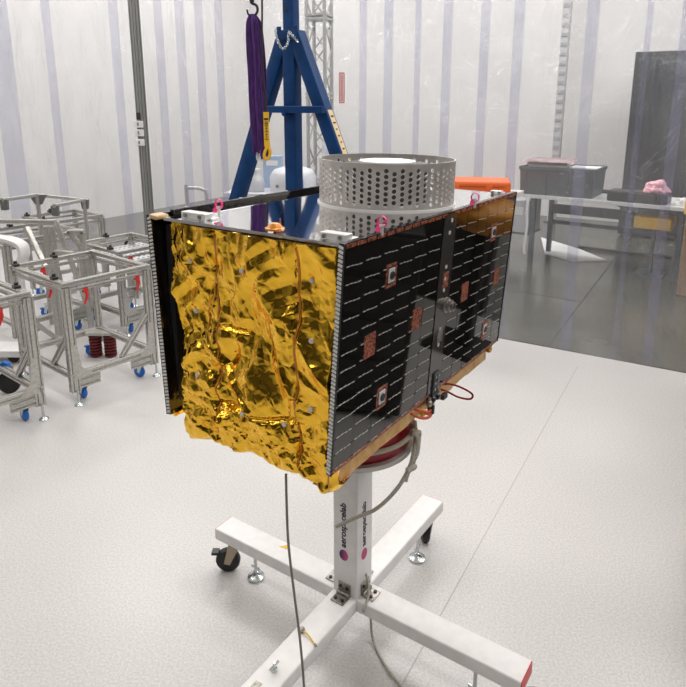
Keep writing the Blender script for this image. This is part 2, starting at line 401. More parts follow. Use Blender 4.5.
def crumple(u, w):
    p = V((u, w, 0)); h = 0
    wx = noise.noise(p*3.5)*.06+noise.noise(p*10)*.010; wy = noise.noise(p*3.5+V((7, 3, 1)))*.06+noise.noise(p*10+V((7, 3, 1)))*.010
    x, y = u+wx, w+wy
    k = .35+.9*max(0, noise.noise(V((u*3.4, w*3.4, 5)))+.25)
    for a_, f_, A, ph, g_ in DIRS:
        mk = max(0, min(1, .35+1.5*noise.noise(V((u*g_, w*g_, ph*10)))))
        h += 1.45*A*mk*(tri((x*cos(a_)+y*sin(a_))*f_+ph)-.5)
    for a, fl, fc, A, sd in FOLDS:
        ca_, sa_ = cos(a), sin(a)
        q = V(((x*ca_+y*sa_)*fl, (-x*sa_+y*ca_)*fc, sd))
        mk = max(0, min(1, .3+1.6*noise.noise(V((u*4, w*4, sd*3)))))
        h += 1.9*A*mk*crease(noise.noise(q))
    vd = noise.voronoi(V((x*13, y*10, .3)))[0]; h += .009*(vd[1]-vd[0])*k
    vd = noise.voronoi(V((x*30, y*26, 1.3)))[0]; h += .0022*(vd[1]-vd[0])*k
    # fine tight wrinkling low down and beside the right seam
    fz = math.exp(-((w-.02)/.09)**2)+.8*math.exp(-((u-S2)/.03)**2)*(1 if w < .16 else .35)+.6*math.exp(-((u-S1)/.022)**2)
    h += .0045*fz*crease(noise.noise(V((x*42, y*34, 2.2))))+0.0012*fz*crease(noise.noise(V((x*90, y*80, 7.2))))
    for (pu, pw) in pins:
        r = sqrt((u-pu)**2+(w-pw)**2)
        if r < .06: h -= .006*math.exp(-(r/.016)**2)
    for s_ in (S1, S2): h -= .010*math.exp(-((u-s_-.003*sin(w*40))/.006)**2)
    h -= .010*math.exp(-((w-.085-.02*noise.noise(V((u*9, 0, 4))))/.008)**2)*(1 if S1 < u < S2 else .3)
    h -= .008*math.exp(-((w-.29+.02*noise.noise(V((u*9, 0, 4))))/.006)**2)*(1 if S1 < u < S1+.1 else 0)
    return h*.9-.012
def bottom(u):
    k = (u+.22)/.51
    z = -.058-.012*(k < .35)*(1-k/.35)+.014*noise.noise(V((u*12, 0, 0)))+.005*noise.noise(V((u*50, 0, 3)))
    z -= .03*math.exp(-((u-.262)/.018)**2)+.018*math.exp(-((u-.285)/.01)**2)
    z += .012*math.exp(-((u+.06)/.06)**2)
    return z
NU, NW = 250, 270
def foil_pt(a, b):
    w = bottom(-.22+.51*a)*(1-b)+(ZD-.010)*b
    l = UL(w)+.004*noise.noise(V((0, w*14, 8))); r = UR(w)-.002+.002*noise.noise(V((3, w*16, 8)))
    u = l+(r-l)*a
    h = crumple(u, w)
    v = -.528-h
    e = min(a, 1-a)
    if e < .03: v += .03*(1-e/.03)**2                       # edges wrap back round the body
    if b < .03: v += .03*(1-b/.03)**2
    
    return V((u, v, w))
bm = bm_new()
g = [[bm.verts.new(foil_pt(i/NU, j/NW)) for j in range(NW+1)] for i in range(NU+1)]
for i in range(NU):
    for j in range(NW): bm.faces.new((g[i][j], g[i+1][j], g[i+1][j+1], g[i][j+1]))
# folded back skirts on the four sides
for ring, dv_ in (([g[i][0] for i in range(NU+1)], V((0, .05, .01))), ([g[0][j] for j in range(NW+1)], V((.012, .06, 0))), ([g[NU][j] for j in range(NW+1)], V((-.02, .05, 0))), ([g[i][NW] for i in range(NU+1)], V((0, .02, 0)))):
    nx = [bm.verts.new(p.co+dv_) for p in ring]
    for k in range(len(ring)-1): bm.faces.new((ring[k], ring[k+1], nx[k+1], nx[k]))
fb = obj('foil_blanket', bm, 'foil', sat, smooth=35)
def front_v(u, w):
    return -.528-crumple(u, w)
for (pu, pw) in pins:
    bm = bm_new(); v = front_v(pu, pw)-.001
    cyl(bm, (pu, v-.003, pw), (pu, v+.004, pw), .0065, 16); cyl(bm, (pu, v-.0045, pw), (pu, v, pw), .003, 10)
    o = obj('foil_button', bm, 'deckmetal', fb)
for s in (S1, S2):                                          # seam tapes
    bm = bm_new(); prev = None
    for j in range(0, 180):
        w = -.02+.55*j/179; u = s+.003*sin(w*40); v = front_v(u, w)-.0025
        cur = [bm.verts.new((u-.0035, v, w)), bm.verts.new((u+.0035, v, w))]
        if prev: bm.faces.new((prev[0], prev[1], cur[1], cur[0]))
        prev = cur
    obj('seam_tape', bm, 'kapton', fb, smooth=180)
# side blanket skirt peeping out below the near panel
bm = bm_new()
pts = []
N = 90
for s, (u0) in ((1, .257),):
    prev = None
    for i in range(N+1):
        v = -.52+1.02*i/N; n1 = noise.noise(V((v*9, s, 0)))
        lo = -.062+.008*n1
        cur = [bm.verts.new((u0+.004*noise.noise(V((v*20, s, k*.7))), v, lo+(.12-lo)*k/6)) for k in range(7)]
        cur.append(bm.verts.new((u0-s*.05, v, lo+.004)))
        if prev:
            for k in range(6): bm.faces.new((prev[k], cur[k], cur[k+1], prev[k+1]))
            bm.faces.new((prev[7], cur[7], cur[0], prev[0]))
        prev = cur
obj('side_blanket', bm, 'kaptonl', sat, smooth=60)
# gold rear face
bm = bm_new(); box(bm, (.0, .525, .25), (.53, .02, .58)); obj('rear_blanket', bm, 'foil', sat)
# brackets on deck
def bracket(u, v, w, d, h):
    bm = bm_new(); box(bm, (u, v, ZD+h/2), (w, d, h)); box(bm, (u, v+d*.5, ZD+.003), (w*1.2, d, .006))
    o = obj('corner_bracket', bm, 'deckmetal', sat, .002)
    for k in (-.3, .3):
        b2 = bm_new(); cyl(b2, (u+k*w, v-d/2-.004, ZD+h/2), (u+k*w, v-d/2+.002, ZD+h/2), .0055, 6); obj('bolt', b2, 'nickel', o)
bracket(-.185, -.49, .085, .03, .018); bracket(.25, -.49, .07, .03, .016)
bracket(-.2, .5, .08, .03, .016); bracket(.26, .49, .04, .02, .012)
# small amber dome antenna
p = SRM.transposed() @ (atz(263, 238, SO.z+ZD)-SO)
bm = bm_new(); lathe(bm, [(.004, 0), (.004, .004), (.022, .006), (.024, .011), (.018, .014), (.012, .021), (.006, .023), (0.0001, .0235)], (p.x, max(p.y, -.51), ZD), 24)
lathe(bm, [(.0025, 0), (.0015, .03), (.0001, .031)], (p.x, max(p.y, -.51)+.02, ZD), 8)
obj('dome_antenna', bm, 'kapton', sat, smooth=50)

# perforated cylinder standing on the deck
CU, CV, CR, CHH = .049, .088, .209, .135
def perf_cylinder():
    bm = bm_new(); cols = 56; rows = 7; r = .0067
    # build wall from hole cells: staggered lattice, each cell a square with an octagon hole
    cw = 2*pi*CR/cols; ch = (CHH-.022)/rows
    def P(x, z, rad): a = x/CR; return V((CU+rad*cos(a), CV+rad*sin(a), ZD+z))
    K = 12
    def cell(x0, z0, w, h, hole):
        for rad, flip in ((CR, 0), (CR-.004, 1)):
            sq = []; ho = []
            for k in range(K):
                a = 2*pi*(k+.5)/K; c_, s_ = cos(a), sin(a); m_ = max(abs(c_), abs(s_))
                sq.append((x0+w/2+c_/m_*w/2, z0+h/2+s_/m_*h/2)); ho.append((x0+w/2+c_*hole, z0+h/2+s_*hole))
            a_ = [bm.verts.new(P(x, z, rad)) for x, z in sq]; b_ = [bm.verts.new(P(x, z, rad)) for x, z in ho]
            for k in range(K):
                q = (a_[k], a_[(k+1) % K], b_[(k+1) % K], b_[k]); bm.faces.new(q[::-1] if flip else q)
            if not flip: o_ = b_
            else:
                for k in range(K): bm.faces.new((o_[k], o_[(k+1) % K], b_[(k+1) % K], b_[k]))
            # corners of the square are cut by the 12-gon: fill
            for cx, cz in ((0, 0), (1, 0), (1, 1), (0, 1)):
                X, Z = x0+cx*w, z0+cz*h
                ds = sorted(range(K), key=lambda k: (sq[k][0]-X)**2+(sq[k][1]-Z)**2)[:2]
                f = [bm.verts.new(P(X, Z, rad)), a_[ds[0]], a_[ds[1]]]
                try: bm.faces.new(f)
                except ValueError: pass
    z0 = .010
    for c in range(cols):
        off = 0 if c % 2 == 0 else ch/2
        n_ = rows if c % 2 == 0 else rows-1
        for j in range(n_): cell(c*cw, z0+off+j*ch, cw, ch, r)
        gaps = [(0, z0+off), (z0+off+n_*ch, CHH)]
        for a0, a1 in gaps:
            for rad, flip in ((CR, 0), (CR-.004, 1)):
                for k in range(2):
                    xs = (c*cw+cw*k/2, c*cw+cw*(k+1)/2)
                    bm.faces.new([bm.verts.new(P(x, z, rad)) for x, z in ((xs[0], a0), (xs[1], a0), (xs[1], a1), (xs[0], a1))])
    n = 112
    for z in (CHH,):
        A = [bm.verts.new(P(k*2*pi*CR/n, z, CR)) for k in range(n)]; B = [bm.verts.new(P(k*2*pi*CR/n, z, CR-.004)) for k in range(n)]
        for k in range(n): bm.faces.new((A[k], A[(k+1) % n], B[(k+1) % n], B[k]))
    return bm
bm = perf_cylinder()
pc = obj('perforated_cylinder', bm, 'perf', sat)
bm = bm_new(); lathe(bm, [(.20, 0), (.20, .003), (.125, .004), (.125, .120), (.12, .122), (.0001, .122)], (CU, CV, ZD), 48); obj('interior_shade_drum', bm, mat('interior_shade_dark', (.03, .03, .03), .5), pc, smooth=40)  # added dark drum and floor disc imitate the cylinder's dim interior
bm = bm_new(); lathe(bm, [(.088, .12), (.088, .127), (.085, .129), (.0001, .129)], (CU, CV, ZD), 48); obj('inner_cap', bm, mat('white_inner_cap', (.8, .79, .76), .5), pc, smooth=40)
bm = bm_new(); lathe(bm, [(CR+.0, 0), (CR+.006, 0), (CR+.006, .004), (CR, .005)], (CU, CV, ZD), 72); obj('base_ring', bm, 'deckmetal', pc, smooth=40)

# release pins with magenta ribbons
def ribbon_pin(x, y, zoff=.02, lab='magenta ribbon'):
    P = SRM.transposed() @ (atz(x, y, SO.z+ZD+zoff)-SO)
    bm = bm_new(); cyl(bm, (P.x, P.y, ZD), (P.x, P.y, ZD+zoff), .004, 10); cyl(bm, (P.x, P.y, ZD+zoff), (P.x, P.y, ZD+zoff+.006), .007, 10)
    o = obj('release_pin', bm, 'deckmetal', sat)
    bm = bm_new()
    c = V((P.x, P.y, ZD+zoff+.008))
    ribbon(bm, [c+V((.012*cos(a), 0, .013*sin(a)+.004)) for a in [k*.62 for k in range(11)]], .008, .0012, (0, 1, 0), 3)
    ribbon(bm, [c, c+V((-.006, -.006, -.008)), c+V((-.004, -.012, -.018))], .012, .0012, (1, .4, 0), 3)
    obj('ribbon', bm, 'pink', o)
ribbon_pin(382, 228); ribbon_pin(475, 200); ribbon_pin(219, 211)

# ---- solar panels
def solar_panel(near):
    th = .013
    bm = bm_new(); box(bm, (0, th/2, H/2), (L, th, H))
    s = obj('solar_panel', bm, 'board', sat)
    ang = math.atan2(.0295 if near else .037, H)
    Rl = Matrix(((0, -1, 0), (1, 0, 0), (0, 0, 1))) if near else Matrix(((0, 1, 0), (-1, 0, 0), (0, 0, 1)))
    # local -Y is the outward normal; lean so that the foot tucks inwards
    lean = Matrix.Rotation(ang, 3, 'X')
    s.matrix_local = Matrix.Translation((W/2-.0295, 0, 0) if near else (-W/2+.037, 0, 0)) @ (Rl @ lean).to_4x4()
    rows, pitch = 13, .0412
    cuts = [(-.33, .445, 1), (-.33, .119, 1), (.359, .445, 1), (.387, .094, 1), (-.411, .287, 0), (-.166, .287, 0), (.161, .285, 0), (.442, .275, 0)]
    bi = bm_new()
    for half in (-1, 1):
        bm = bm_new()
        for c in range(6):
            x0 = (.040+c*.0835) if half > 0 else (-.049-(c+1)*.0822)
            for r_ in range(rows):
                z1 = H-.014-r_*pitch; z0 = z1-pitch
                cx, cz = x0+.0422, (z0+z1)/2
                if not any(abs(cx-a) < .036 and abs(cz-b) < .03 for a, b, _ in cuts):
                    k = .012; a0, a1 = x0+.0003, x0+.0817; b0, b1 = z0+.0016, z1-.0012
                    poly = [(a0+k, b0), (a1-k, b0), (a1, b0+k*.7), (a1, b1), (a0, b1), (a0, b0+k*.7)]
                    prism(bm, [V((x, 0, z)) for x, z in poly], (0, -1, 0), .0009)
                if near:
                    for j in range(4):
                        xx = x0+.012+j*.017; zz = z0+.0004+.0013*sin(j*1.3+1)
                        if any(abs(xx-a) < .026 and abs(zz-b) < .032 for a, b, _ in cuts): continue
                        box(bi, (xx+.003, -.0013, zz), (.0125, .0008, .0020), Matrix.Rotation(-.10+.2*hsh(c*50+r_*4+j, half), 3, 'Y'))
        obj('solar_cells', bm, 'cell', s)
    if near: obj('interconnects', bi, 'silver', s)
    else: bi.free()
    # ribbed white edge tape along the two upright edges
    for e in (-1, 1):
        bm = bm_new(); n = 56
        for k in range(n):
            z = .004+(H-.008)*(k+.5)/n
            box(bm, (e*(L/2+.0012), th/2, z), (.0024, th*.92, (H/n)*.6), Matrix.Rotation(.28, 3, 'X'))
        obj('edge_ribs', bm, M['silver'] if 0 else mat('white_edge_rib', (.72, .71, .68), .4), s)
        bm = bm_new(); box(bm, (e*(L/2+.0005), -.001, H/2), (.003, .003, H)); obj('edge_trim', bm, 'blackp', s)
    # copper trim strips at top and bottom
    for sd in (-1, 1):
        bt = bm_new(); bb = bm_new()
        for k in range(12):
            x = sd*(.042+k*.0435)
            box(bt, (x, -.0014, H-.007), (.037, .001, .009)); box(bb, (x, -.0014, .008), (.0436, .001, .008))
        obj('copper_tabs', bt, 'copper', s); obj('copper_tabs', bb, 'copper', s)
    if near:
        for (a, b, kind) in cuts:
            bm = bm_new()
            for (cx, cz, sx, sz) in ((a, b+.026, .05, .008), (a, b-.026, .05, .008), (a-.023, b, .006, .052), (a+.023, b, .006, .052)):
                box(bm, (cx, -.0016, cz), (sx, .0016, sz))
            if not kind: box(bm, (a, -.001, b), (.044, .001, .046))
            o = obj('cutout_frame', bm, 'copper', s)
            if kind:
                bm = bm_new(); box(bm, (a+.001, -.002, b), (.030, .003, .036)); o2 = obj('mount_plate', bm, 'deckmetal', o, .001)
                o2['label'] = 'light grey mounting plate'
                bm = bm_new(); lathe(bm, [(.0075, 0), (.0105, 0), (.0105, .003), (.0075, .003)], (0, 0, 0), 20)
                bmesh.ops.transform(bm, matrix=Matrix.Translation((a+.001, -.003, b)) @ Matrix.Rotation(pi/2, 4, 'X'), verts=bm.verts)
                obj('mount_ring', bm, 'blackp', o2)
        # centre strip
        bm = bm_new(); box(bm, (-.004, -.0016, H/2), (.082, .0016, H-.012)); st = obj('centre_strip', bm, mat('grey_centre_strip', (.045, .04, .036), .08, 0, IOR=1.9), s)
        for z in (.535, .50, .40, .365, .33, .21, .16):
            bm = bm_new(); lathe(bm, [(.0035, 0), (.006, 0), (.006, .0015), (.0035, .0015)], (0, 0, 0), 14)
            bmesh.ops.transform(bm, matrix=Matrix.Translation((.004 if z > .5 else -.004, -.0024, z)) @ Matrix.Rotation(pi/2, 4, 'X'), verts=bm.verts); obj('rivet', bm, 'deckmetal', st)
        for z in (.36, .19):
            bm = bm_new(); box(bm, (0, -.003, z), (.034, .0014, .046)); obj('strip_plate', bm, 'copper' if z > .3 else 'nickel', st)
        # hold-down bolt
        bm = bm_new(); Rx = Matrix.Rotation(pi/2, 3, 'X')
        lathe(bm, [(.024, 0), (.024, .006), (.019, .008), (.019, .018), (.014, .020), (.014, .027), (.009, .028), (.009, .016), (.0001, .016)], (.026, 0, .277), 28, Rx)
        obj('hold_down_bolt', bm, 'nickel', s, smooth=40)
        # hinge at foot
        bm = bm_new(); box(bm, (.0, -.004, .036), (.038, .006, .072)); box(bm, (.0, .0, -.008), (.046, .02, .022))
        for x in (-.014, .014): cyl(bm, (x-.006, -.008, -.012), (x+.006, -.008, -.012), .009, 14)
        hg = obj('hinge', bm, 'blackp', s, .001)
        for x in (-.010, .010):
            for z in (.02, .04, .06):
                bm = bm_new(); cyl(bm, (x, -.0075, z), (x, -.0105, z), .0045, 10); obj('hinge_screw', bm, 'steel', hg)
        for x in (-.03, -.012, .03):
            bm = bm_new(); lathe(bm, [(.006, -.03), (.009, -.026), (.009, -.014), (.005, -.01), (.005, .0)], (x, -.004, 0), 12); obj('hinge_spring', bm, 'nickel', hg, smooth=40)
    return s
pn = solar_panel(True); pf = solar_panel(False)
bm = bm_new(); box(bm, (-.03, .022, H-.004), (L-.07, .018, .020)); obj('edge_beam', bm, 'board', pf, .002)
for k in range(9):
    bm = bm_new(); cyl(bm, (-.45+k*.11, .022, H+.006), (-.45+k*.11, .022, H+.0085), .005, 8); obj('screw', bm, 'deckmetal', pf)
# tan tape on the far panel's near top corner
bm = bm_new(); box(bm, (-W/2+.018, -L/2+.022, H-.006), (.030, .045, .012), Matrix.Rotation(.1, 3, 'Y')); o = obj('tan_tape', bm, 'tan', sat, .004)
# black gap filler / hinge line between far panel and foil
bm = bm_new(); box(bm, (-.272, -.06, .28), (.022, .90, .50)); obj('side_wall', bm, 'blackp', sat)
# gold patch at foot of the far panel
bm = bm_new(); box(bm, (-.262, -.52, .004), (.03, .04, .014), Matrix.Rotation(.2, 3, 'Y')); obj('foil_flap', bm, 'foil', sat, .003)

# wire loop and harness under the near panel
bm = bm_new()
YL = (SRM @ V((.28, .12, -.03))+SO).y
tube(bm, [SRM.transposed() @ (aty(x, y, YL)-SO) for x, y in ((436, 386), (448, 384), (460, 387), (472, 394), (470, 399), (458, 397), (446, 391), (438, 389))], .0035, 8)
obj('harness_loop', bm, 'red', sat, smooth=60)
bm = bm_new()
for k, (dz, dv2) in enumerate(((0, 0), (-.01, .012), (-.018, -.008))):
    tube(bm, [(.262, -.10+dv2, -.01+dz), (.285, -.07+dv2, -.03+dz), (.285, -.02, -.045+dz), (.262, .02+dv2, -.02+dz)], .004, 8)
obj('harness', bm, mat('orange_wire', (.6, .09, .02), .4), sat, smooth=60)
bm = bm_new(); box(bm, (.283, -.015, -.045), (.02, .012, .028)); obj('connector', bm, 'blackp', sat, .002)
bm = bm_new(); box(bm, (.29, .06, -.03), (.014, .03, .016)); obj('connector', bm, 'blackp', sat, .002)
bm = bm_new(); box(bm, (.278, -.06, -.04), (.012, .02, .02)); obj('connector', bm, 'yellow', sat, .002)

# ------------------------------------------------------------------ stand
SX, SY, SYAW = .0303, 1.9577, .973
HA, HT, AL = .2, .05, .632
std = thing('support_stand', 'white cross-foot stand with square column carrying the gold satellite', 'stand', (SX, SY, 0), (0, 0, SYAW))
wc = .05
bm = bm_new(); sweep(bm, rrect(.1, .1, .007, 3), (0, 0, HA-HT), (0, 0, .772)); col = obj('column', bm, 'white', std, smooth=35)
bm = bm_new(); box(bm, (0, 0, .770), (.16, .16, .010)); obj('top_plate', bm, 'white', std, .002)
ARMS = [(0, 'far'), (pi/2, 'left'), (pi, 'near'), (-pi/2, 'right')]
for a, nm in ARMS:
    Ra = Matrix.Rotation(a, 3, 'Z'); al = AL
    if nm == 'near': al = .66
    bm = bm_new(); sweep(bm, rrect(.1, HT, .006, 3), Ra @ V((.0502, 0, HA-HT/2)), Ra @ V((al, 0, HA-HT/2)), (0, 0, 1))
    arm = obj('foot_beam', bm, 'white', std, smooth=35)
    bm = bm_new(); sweep(bm, rrect(.098, HT-.002, .006, 3), Ra @ V((al, 0, HA-HT/2)), Ra @ V((al+.003, 0, HA-HT/2)), (0, 0, 1))
    ec = obj('end_cap', bm, 'redp', arm)
    # caster
    cxp = al-.055
    bm = bm_new(); c = Ra @ V((cxp, 0, 0))
    box(bm, c+V((0, 0, HA-HT-.004)), (.07, .07, .008), Ra)
    cyl(bm, c+V((0, 0, HA-HT-.008)), c+V((0, 0, HA-HT-.022)), .024, 20)
    ax = Ra @ Matrix.Rotation(.6, 3, 'Z') @ V((0, 1, 0)); tr = Ra @ Matrix.Rotation(.6, 3, 'Z') @ V((1, 0, 0))
    for s in (-1, 1):
        q0 = c+ax*s*.022; n_ = ax*s
        prism(bm, [q0+tr*-.024+V((0, 0, .128)), q0+tr*.024+V((0, 0, .128)), q0+tr*.044+V((0, 0, .046)), q0+tr*.020+V((0, 0, .04))], n_, .003)
    ct = obj('caster_fork', bm, mat('tan_zinc_fork', (.45, .38, .28), .35, .6) if nm == 'left' else M['nickel'], arm)
    bm = bm_new(); wcn = c+tr*.03+V((0, 0, .05)); Rw = Matrix((tr, V((0, 0, 1)), ax)).transposed()
    lathe(bm, [(.012, -.021), (.035, -.019), (.046, -.015), (.05, -.008), (.05, .008), (.046, .015), (.035, .019), (.012, .021)], wcn, 28, Rw)
    obj('caster_wheel', bm, 'black', arm, smooth=40)
    bm = bm_new(); box(bm, wcn+tr*.05+V((0, 0, .035)), (.03, .035, .012), Ra @ Matrix.Rotation(.6, 3, 'Z')); obj('brake_lever', bm, 'blackp', arm, .003)
    # levelling foot
    bm = bm_new(); c = Ra @ V((al-.155, -.012, 0))
    lathe(bm, [(.03, 0), (.034, .003), (.034, .009), (.022, .014), (.012, .024), (.010, .03), (.0065, .032), (.0065, HA-HT)], c, 24)
    lathe(bm, [(.012, .125), (.014, .127), (.014, .14), (.012, .142)], c, 6)
    for s in (-1, 1): box(bm, c+Ra @ V((s*.016, 0, .05)), (.012, .004, .014), Ra)
    obj('levelling_foot', bm, 'steel', arm, smooth=35)
    # hinge bracket joining beam and column
    bm = bm_new(); base = Ra @ V((.052, 0, HA))
    box(bm, Ra @ V((.0525, 0, HA+.024)), (.005, .052, .046), Ra); box(bm, Ra @ V((.078, 0, HA+.0025)), (.046, .052, .005), Ra)
    cyl(bm, Ra @ V((.06, -.026, HA+.009)), Ra @ V((.06, .026, HA+.009)), .006, 12)
    hb = obj('hinge_bracket', bm, 'nickel', std, .0012)
    for yy in (-.014, .014):
        bm = bm_new(); cyl(bm, Ra @ V((.055, yy, HA+.033)), Ra @ V((.060, yy, HA+.033)), .006, 10); cyl(bm, Ra @ V((.086, yy, HA+.004)), Ra @ V((.086, yy, HA+.009)), .006, 10)
        obj('bolt', bm, 'black', hb)
# adapter: red drum, grey flange
bm = bm_new(); lathe(bm, [(.202, .775), (.204, .779), (.204, .792), (.198, .795), (.0001, .795)], (0, 0, 0), 64); obj('adapter_flange', bm, mat('grey_flange', (.42, .41, .39), .35, .6), std, smooth=35)
bm = bm_new(); lathe(bm, [(.19, .795), (.192, .81), (.196, .835), (.196, .86), (.188, .885), (.182, .93), (.176, .972)], (0, 0, 0), 64); dr = obj('adapter_drum', bm, 'red', std, smooth=35)
bm = bm_new(); tube(bm, [V((.2*cos(a), .2*sin(a), .838)) for a in [k*2*pi/48 for k in range(49)]], .008, 8, False); obj('drum_clamp_ring', bm, 'rope', std, smooth=60)
for k in range(16):
    a = k*2*pi/16; bm = bm_new(); cyl(bm, (.186*cos(a), .186*sin(a), .905), (.193*cos(a), .193*sin(a), .905), .008, 10); obj('drum_bolt', bm, 'nickel', dr)
# lettering on the two camera-facing sides of the column
me_t = text_mesh('aerospacelab', .0265)
xs = [v.co.x for v in me_t.vertices]; tl = max(xs)-min(xs)
for a in (pi, -pi/2):
    Ra = Matrix.Rotation(a, 4, 'Z')
    # face normal = +X after Ra; text runs upwards
    B = Ra @ Matrix(((0, 0, 1, .0505), (0, 0, 0, 0), (0, 0, 0, 0), (0, 0, 0, 1)))
    # columns: text x -> world z, text y -> -tangent, text z -> normal
    T = Matrix(((0, 0, 1, .0503), (-1, 0, 0, 0), (0, 0, 0, 0), (0, 0, 0, 1)))
    T = Matrix(((0, 0, 1, .0503), (0, -1, 0, 0), (1, 0, 0, 0), (0, 0, 0, 1)))
    z0 = .388
    o = bpy.data.objects.new('lettering', me_t.copy()); C.objects.link(o); o.data.materials.clear(); o.data.materials.append(M['ink']); o.parent = col
    k = .172/tl
    o.matrix_local = Ra @ Matrix.Translation((0, .004, z0)) @ T @ Matrix.Diagonal((k, k, 1, 1))
    bm = bm_new(); n = 28
    prism(bm, [V((.0503, -.004+.018*cos(2*pi*i/n), .357+.021*sin(2*pi*i/n))) for i in range(n)], (1, 0, 0), .0005)
    bmesh.ops.transform(bm, matrix=Ra, verts=bm.verts); obj('logo', bm, 'logo', col)
# screws on the near beam and yellow tags
bm = bm_new(); c = V((-.43, .0, HA)); cyl(bm, c, c+V((0, 0, .012)), .010, 6); cyl(bm, c+V((0, 0, .012)), c+V((0, 0, .03)), .004, 8); cyl(bm, c+V((-.02, 0, .02)), c+V((.02, 0, .02)), .004, 8)
obj('wing_screw', bm, 'steel', std)
bm = bm_new(); box(bm, (-.50, .012, HA+.001), (.03, .022, .002)); obj('grey_sticker', bm, 'nickel', std)
bm = bm_new(); tube(bm, [(-.265, .02, HA+.006), (-.27, -.005, HA+.008), (-.278, -.03, HA+.004), (-.284, -.044, HA+.003)], .0024, 8); tg = obj('yellow_lanyard', bm, 'yellow', std, smooth=60)
bm = bm_new(); lathe(bm, [(.004, 0), (.010, .002), (.010, .010), (.004, .012)], (-.263, .024, HA), 12); cyl(bm, (-.284, -.044, HA+.004), (-.288, -.052, HA+.003), .004, 10); obj('lanyard_clip', bm, 'nickel', tg)
bm = bm_new(); prism(bm, [(.036, .33, HA), (.012, .35, HA), (.022, .30, HA)], (0, 0, 1), .0015); obj('yellow_sticker', bm, 'yellow', std)

# grey strap wound round the adapter, hanging in front of the column
bm = bm_new()
def sp(ang, r, z): return V((SX+r*cos(ang), SY+r*sin(ang), z))
q = [sp(-.15, .205, .86), sp(-.35, .214, .83), sp(-.5, .218, .79), sp(-.55, .21, .74), sp(-.75, .19, .675), sp(-1.0, .14, .595), sp(-1.5, .09, .54), sp(-2.15, .105, .505)]
tube(bm, q, .0065, 10)
tube(bm, [sp(-.5, .216, .85), sp(-.3, .222, .84), sp(-.2, .22, .81), sp(-.35, .22, .77), sp(-.5, .218, .755)], .0075, 8)
tube(bm, [sp(-.42, .205, .86), sp(-.42, .224, .83), sp(-.45, .222, .78), sp(-.55, .205, .72), sp(-.58, .20, .69)], .008, 8)
tube(bm, [sp(-.62, .21, .735), sp(-.5, .222, .74), sp(-.45, .21, .725)], .01, 8)
tag(obj('strap', bm, 'rope', None, smooth=60, loc=(SX, SY, .775)), 'grey woven strap knotted round the red adapter, drooping across the column', 'strap')
# cables
def wp(x, y, Y): return aty(x, y, Y)
bm = bm_new(); f0 = aty(286, 474, (SRM @ V((.158, -.50, -.045))+SO).y)
tube(bm, [f0, wp(286.5, 500, f0.y), wp(288.5, 545, f0.y-.01), wp(295, 600, f0.y-.03), wp(300, 640, f0.y-.04), wp(304, 687, f0.y-.06), wp(306, 740, f0.y-.10)+V((0, 0, -.02)), V((-.05, 1.15, .006)), V((.2, .95, .006))], .0034, 8)
tag(obj('cable', bm, 'cable', None, smooth=60, loc=f0), 'grey cable hanging from the bottom of the gold foil to the floor', 'cable')
bm = bm_new(); r0 = V((SX, SY, 0)); Rs = Matrix.Rotation(SYAW, 3, 'Z')
h0 = r0+Rs @ V((-.01, -.062, HA+.085)); h1 = r0+Rs @ V((-.01, -.072, HA+.04)); h2 = r0+Rs @ V((-.035, -.085, HA+.008)); h3 = r0+Rs @ V((-.058, -.082, HA-.02))
tube(bm, [h0, h1, h2, h3, V((atz(370, 615, .1).x, atz(370, 615, .1).y, .10)), atz(373, 640, .012), atz(385, 665, .007), atz(402, 687, .007), atz(420, 705, .007)], .0045, 8)
tag(obj('cable', bm, 'rope', None, smooth=60, loc=h0), 'thin grey braided cable running from the column hinge across the floor', 'cable')

# ------------------------------------------------------------------ blue gantry mast
MP = aty(294.5, 200, 5.0); MP.z = 0
mst = thing('gantry_mast', 'blue steel A-frame hoist mast behind the satellite', 'mast', MP, (0, 0, YAW))
bm = bm_new(); sweep(bm, rrect(.105, .10, .01, 3), (0, 0, .1), (0, 0, 2.38), (0, 1, 0)); obj('mast_tube', bm, 'blue', mst, smooth=35)
bm = bm_new(); sweep(bm, rrect(.092, .09, .01, 3), (0, 0, 2.38), (0, 0, 3.8), (0, 1, 0)); up = obj('upper_tube', bm, 'blue', mst, smooth=35)
for z in (2.52, 2.7, 2.9):
    bm = bm_new(); cyl(bm, (-.012, -.052, z), (-.012, -.048, z), .012, 14); obj('pin_hole', bm, 'black', up)
bm = bm_new(); box(bm, (0, 0, 2.35), (.125, .12, .07)); box(bm, (-.075, -.05, 2.37), (.03, .02, .08)); box(bm, (.075, -.05, 2.37), (.03, .02, .08)); obj('collar', bm, 'blue', mst, .003)
zb = .06
for s in (-1, 1):
    bm = bm_new(); bar(bm, (s*.045, 0, 2.36), (s*.985, 0, .12), .105, .10, (0, 1, 0)); lg = obj('leg', bm, 'blue', mst, smooth=35)
    bm = bm_new(); box(bm, (s*.985, 0, .085), (.25, .25, .07)); cyl(bm, (s*.96, -.03, .05), (s*.96, .03, .05), .05, 20); obj('wheel_foot', bm, 'blackp', lg)
    if s > 0:
        bm = bm_new(); d = (V((.985, 0, .12))-V((.045, 0, 2.36))).normalized(); p0 = V((.045, 0, 2.36))+d*.62+V((.0, 0, 0)); nrm = V((-d.z, 0, d.x)); nrm = nrm if nrm.x > 0 else -nrm
        box(bm, p0+d*.24+nrm*.0535, (.002, .06, .50), Matrix((nrm, V((0, 1, 0)), -d)).transposed()); lb = obj('warning_label', bm, 'label', lg)
        bm = bm_new()
        for k in range(9): box(bm, p0+d*(.04+.05*k)+nrm*.055, (.002, .012+.03*hsh(k), .012), Matrix((nrm, V((0, 1, 0)), -d)).transposed())
        obj('label_print', bm, 'ink', lb)
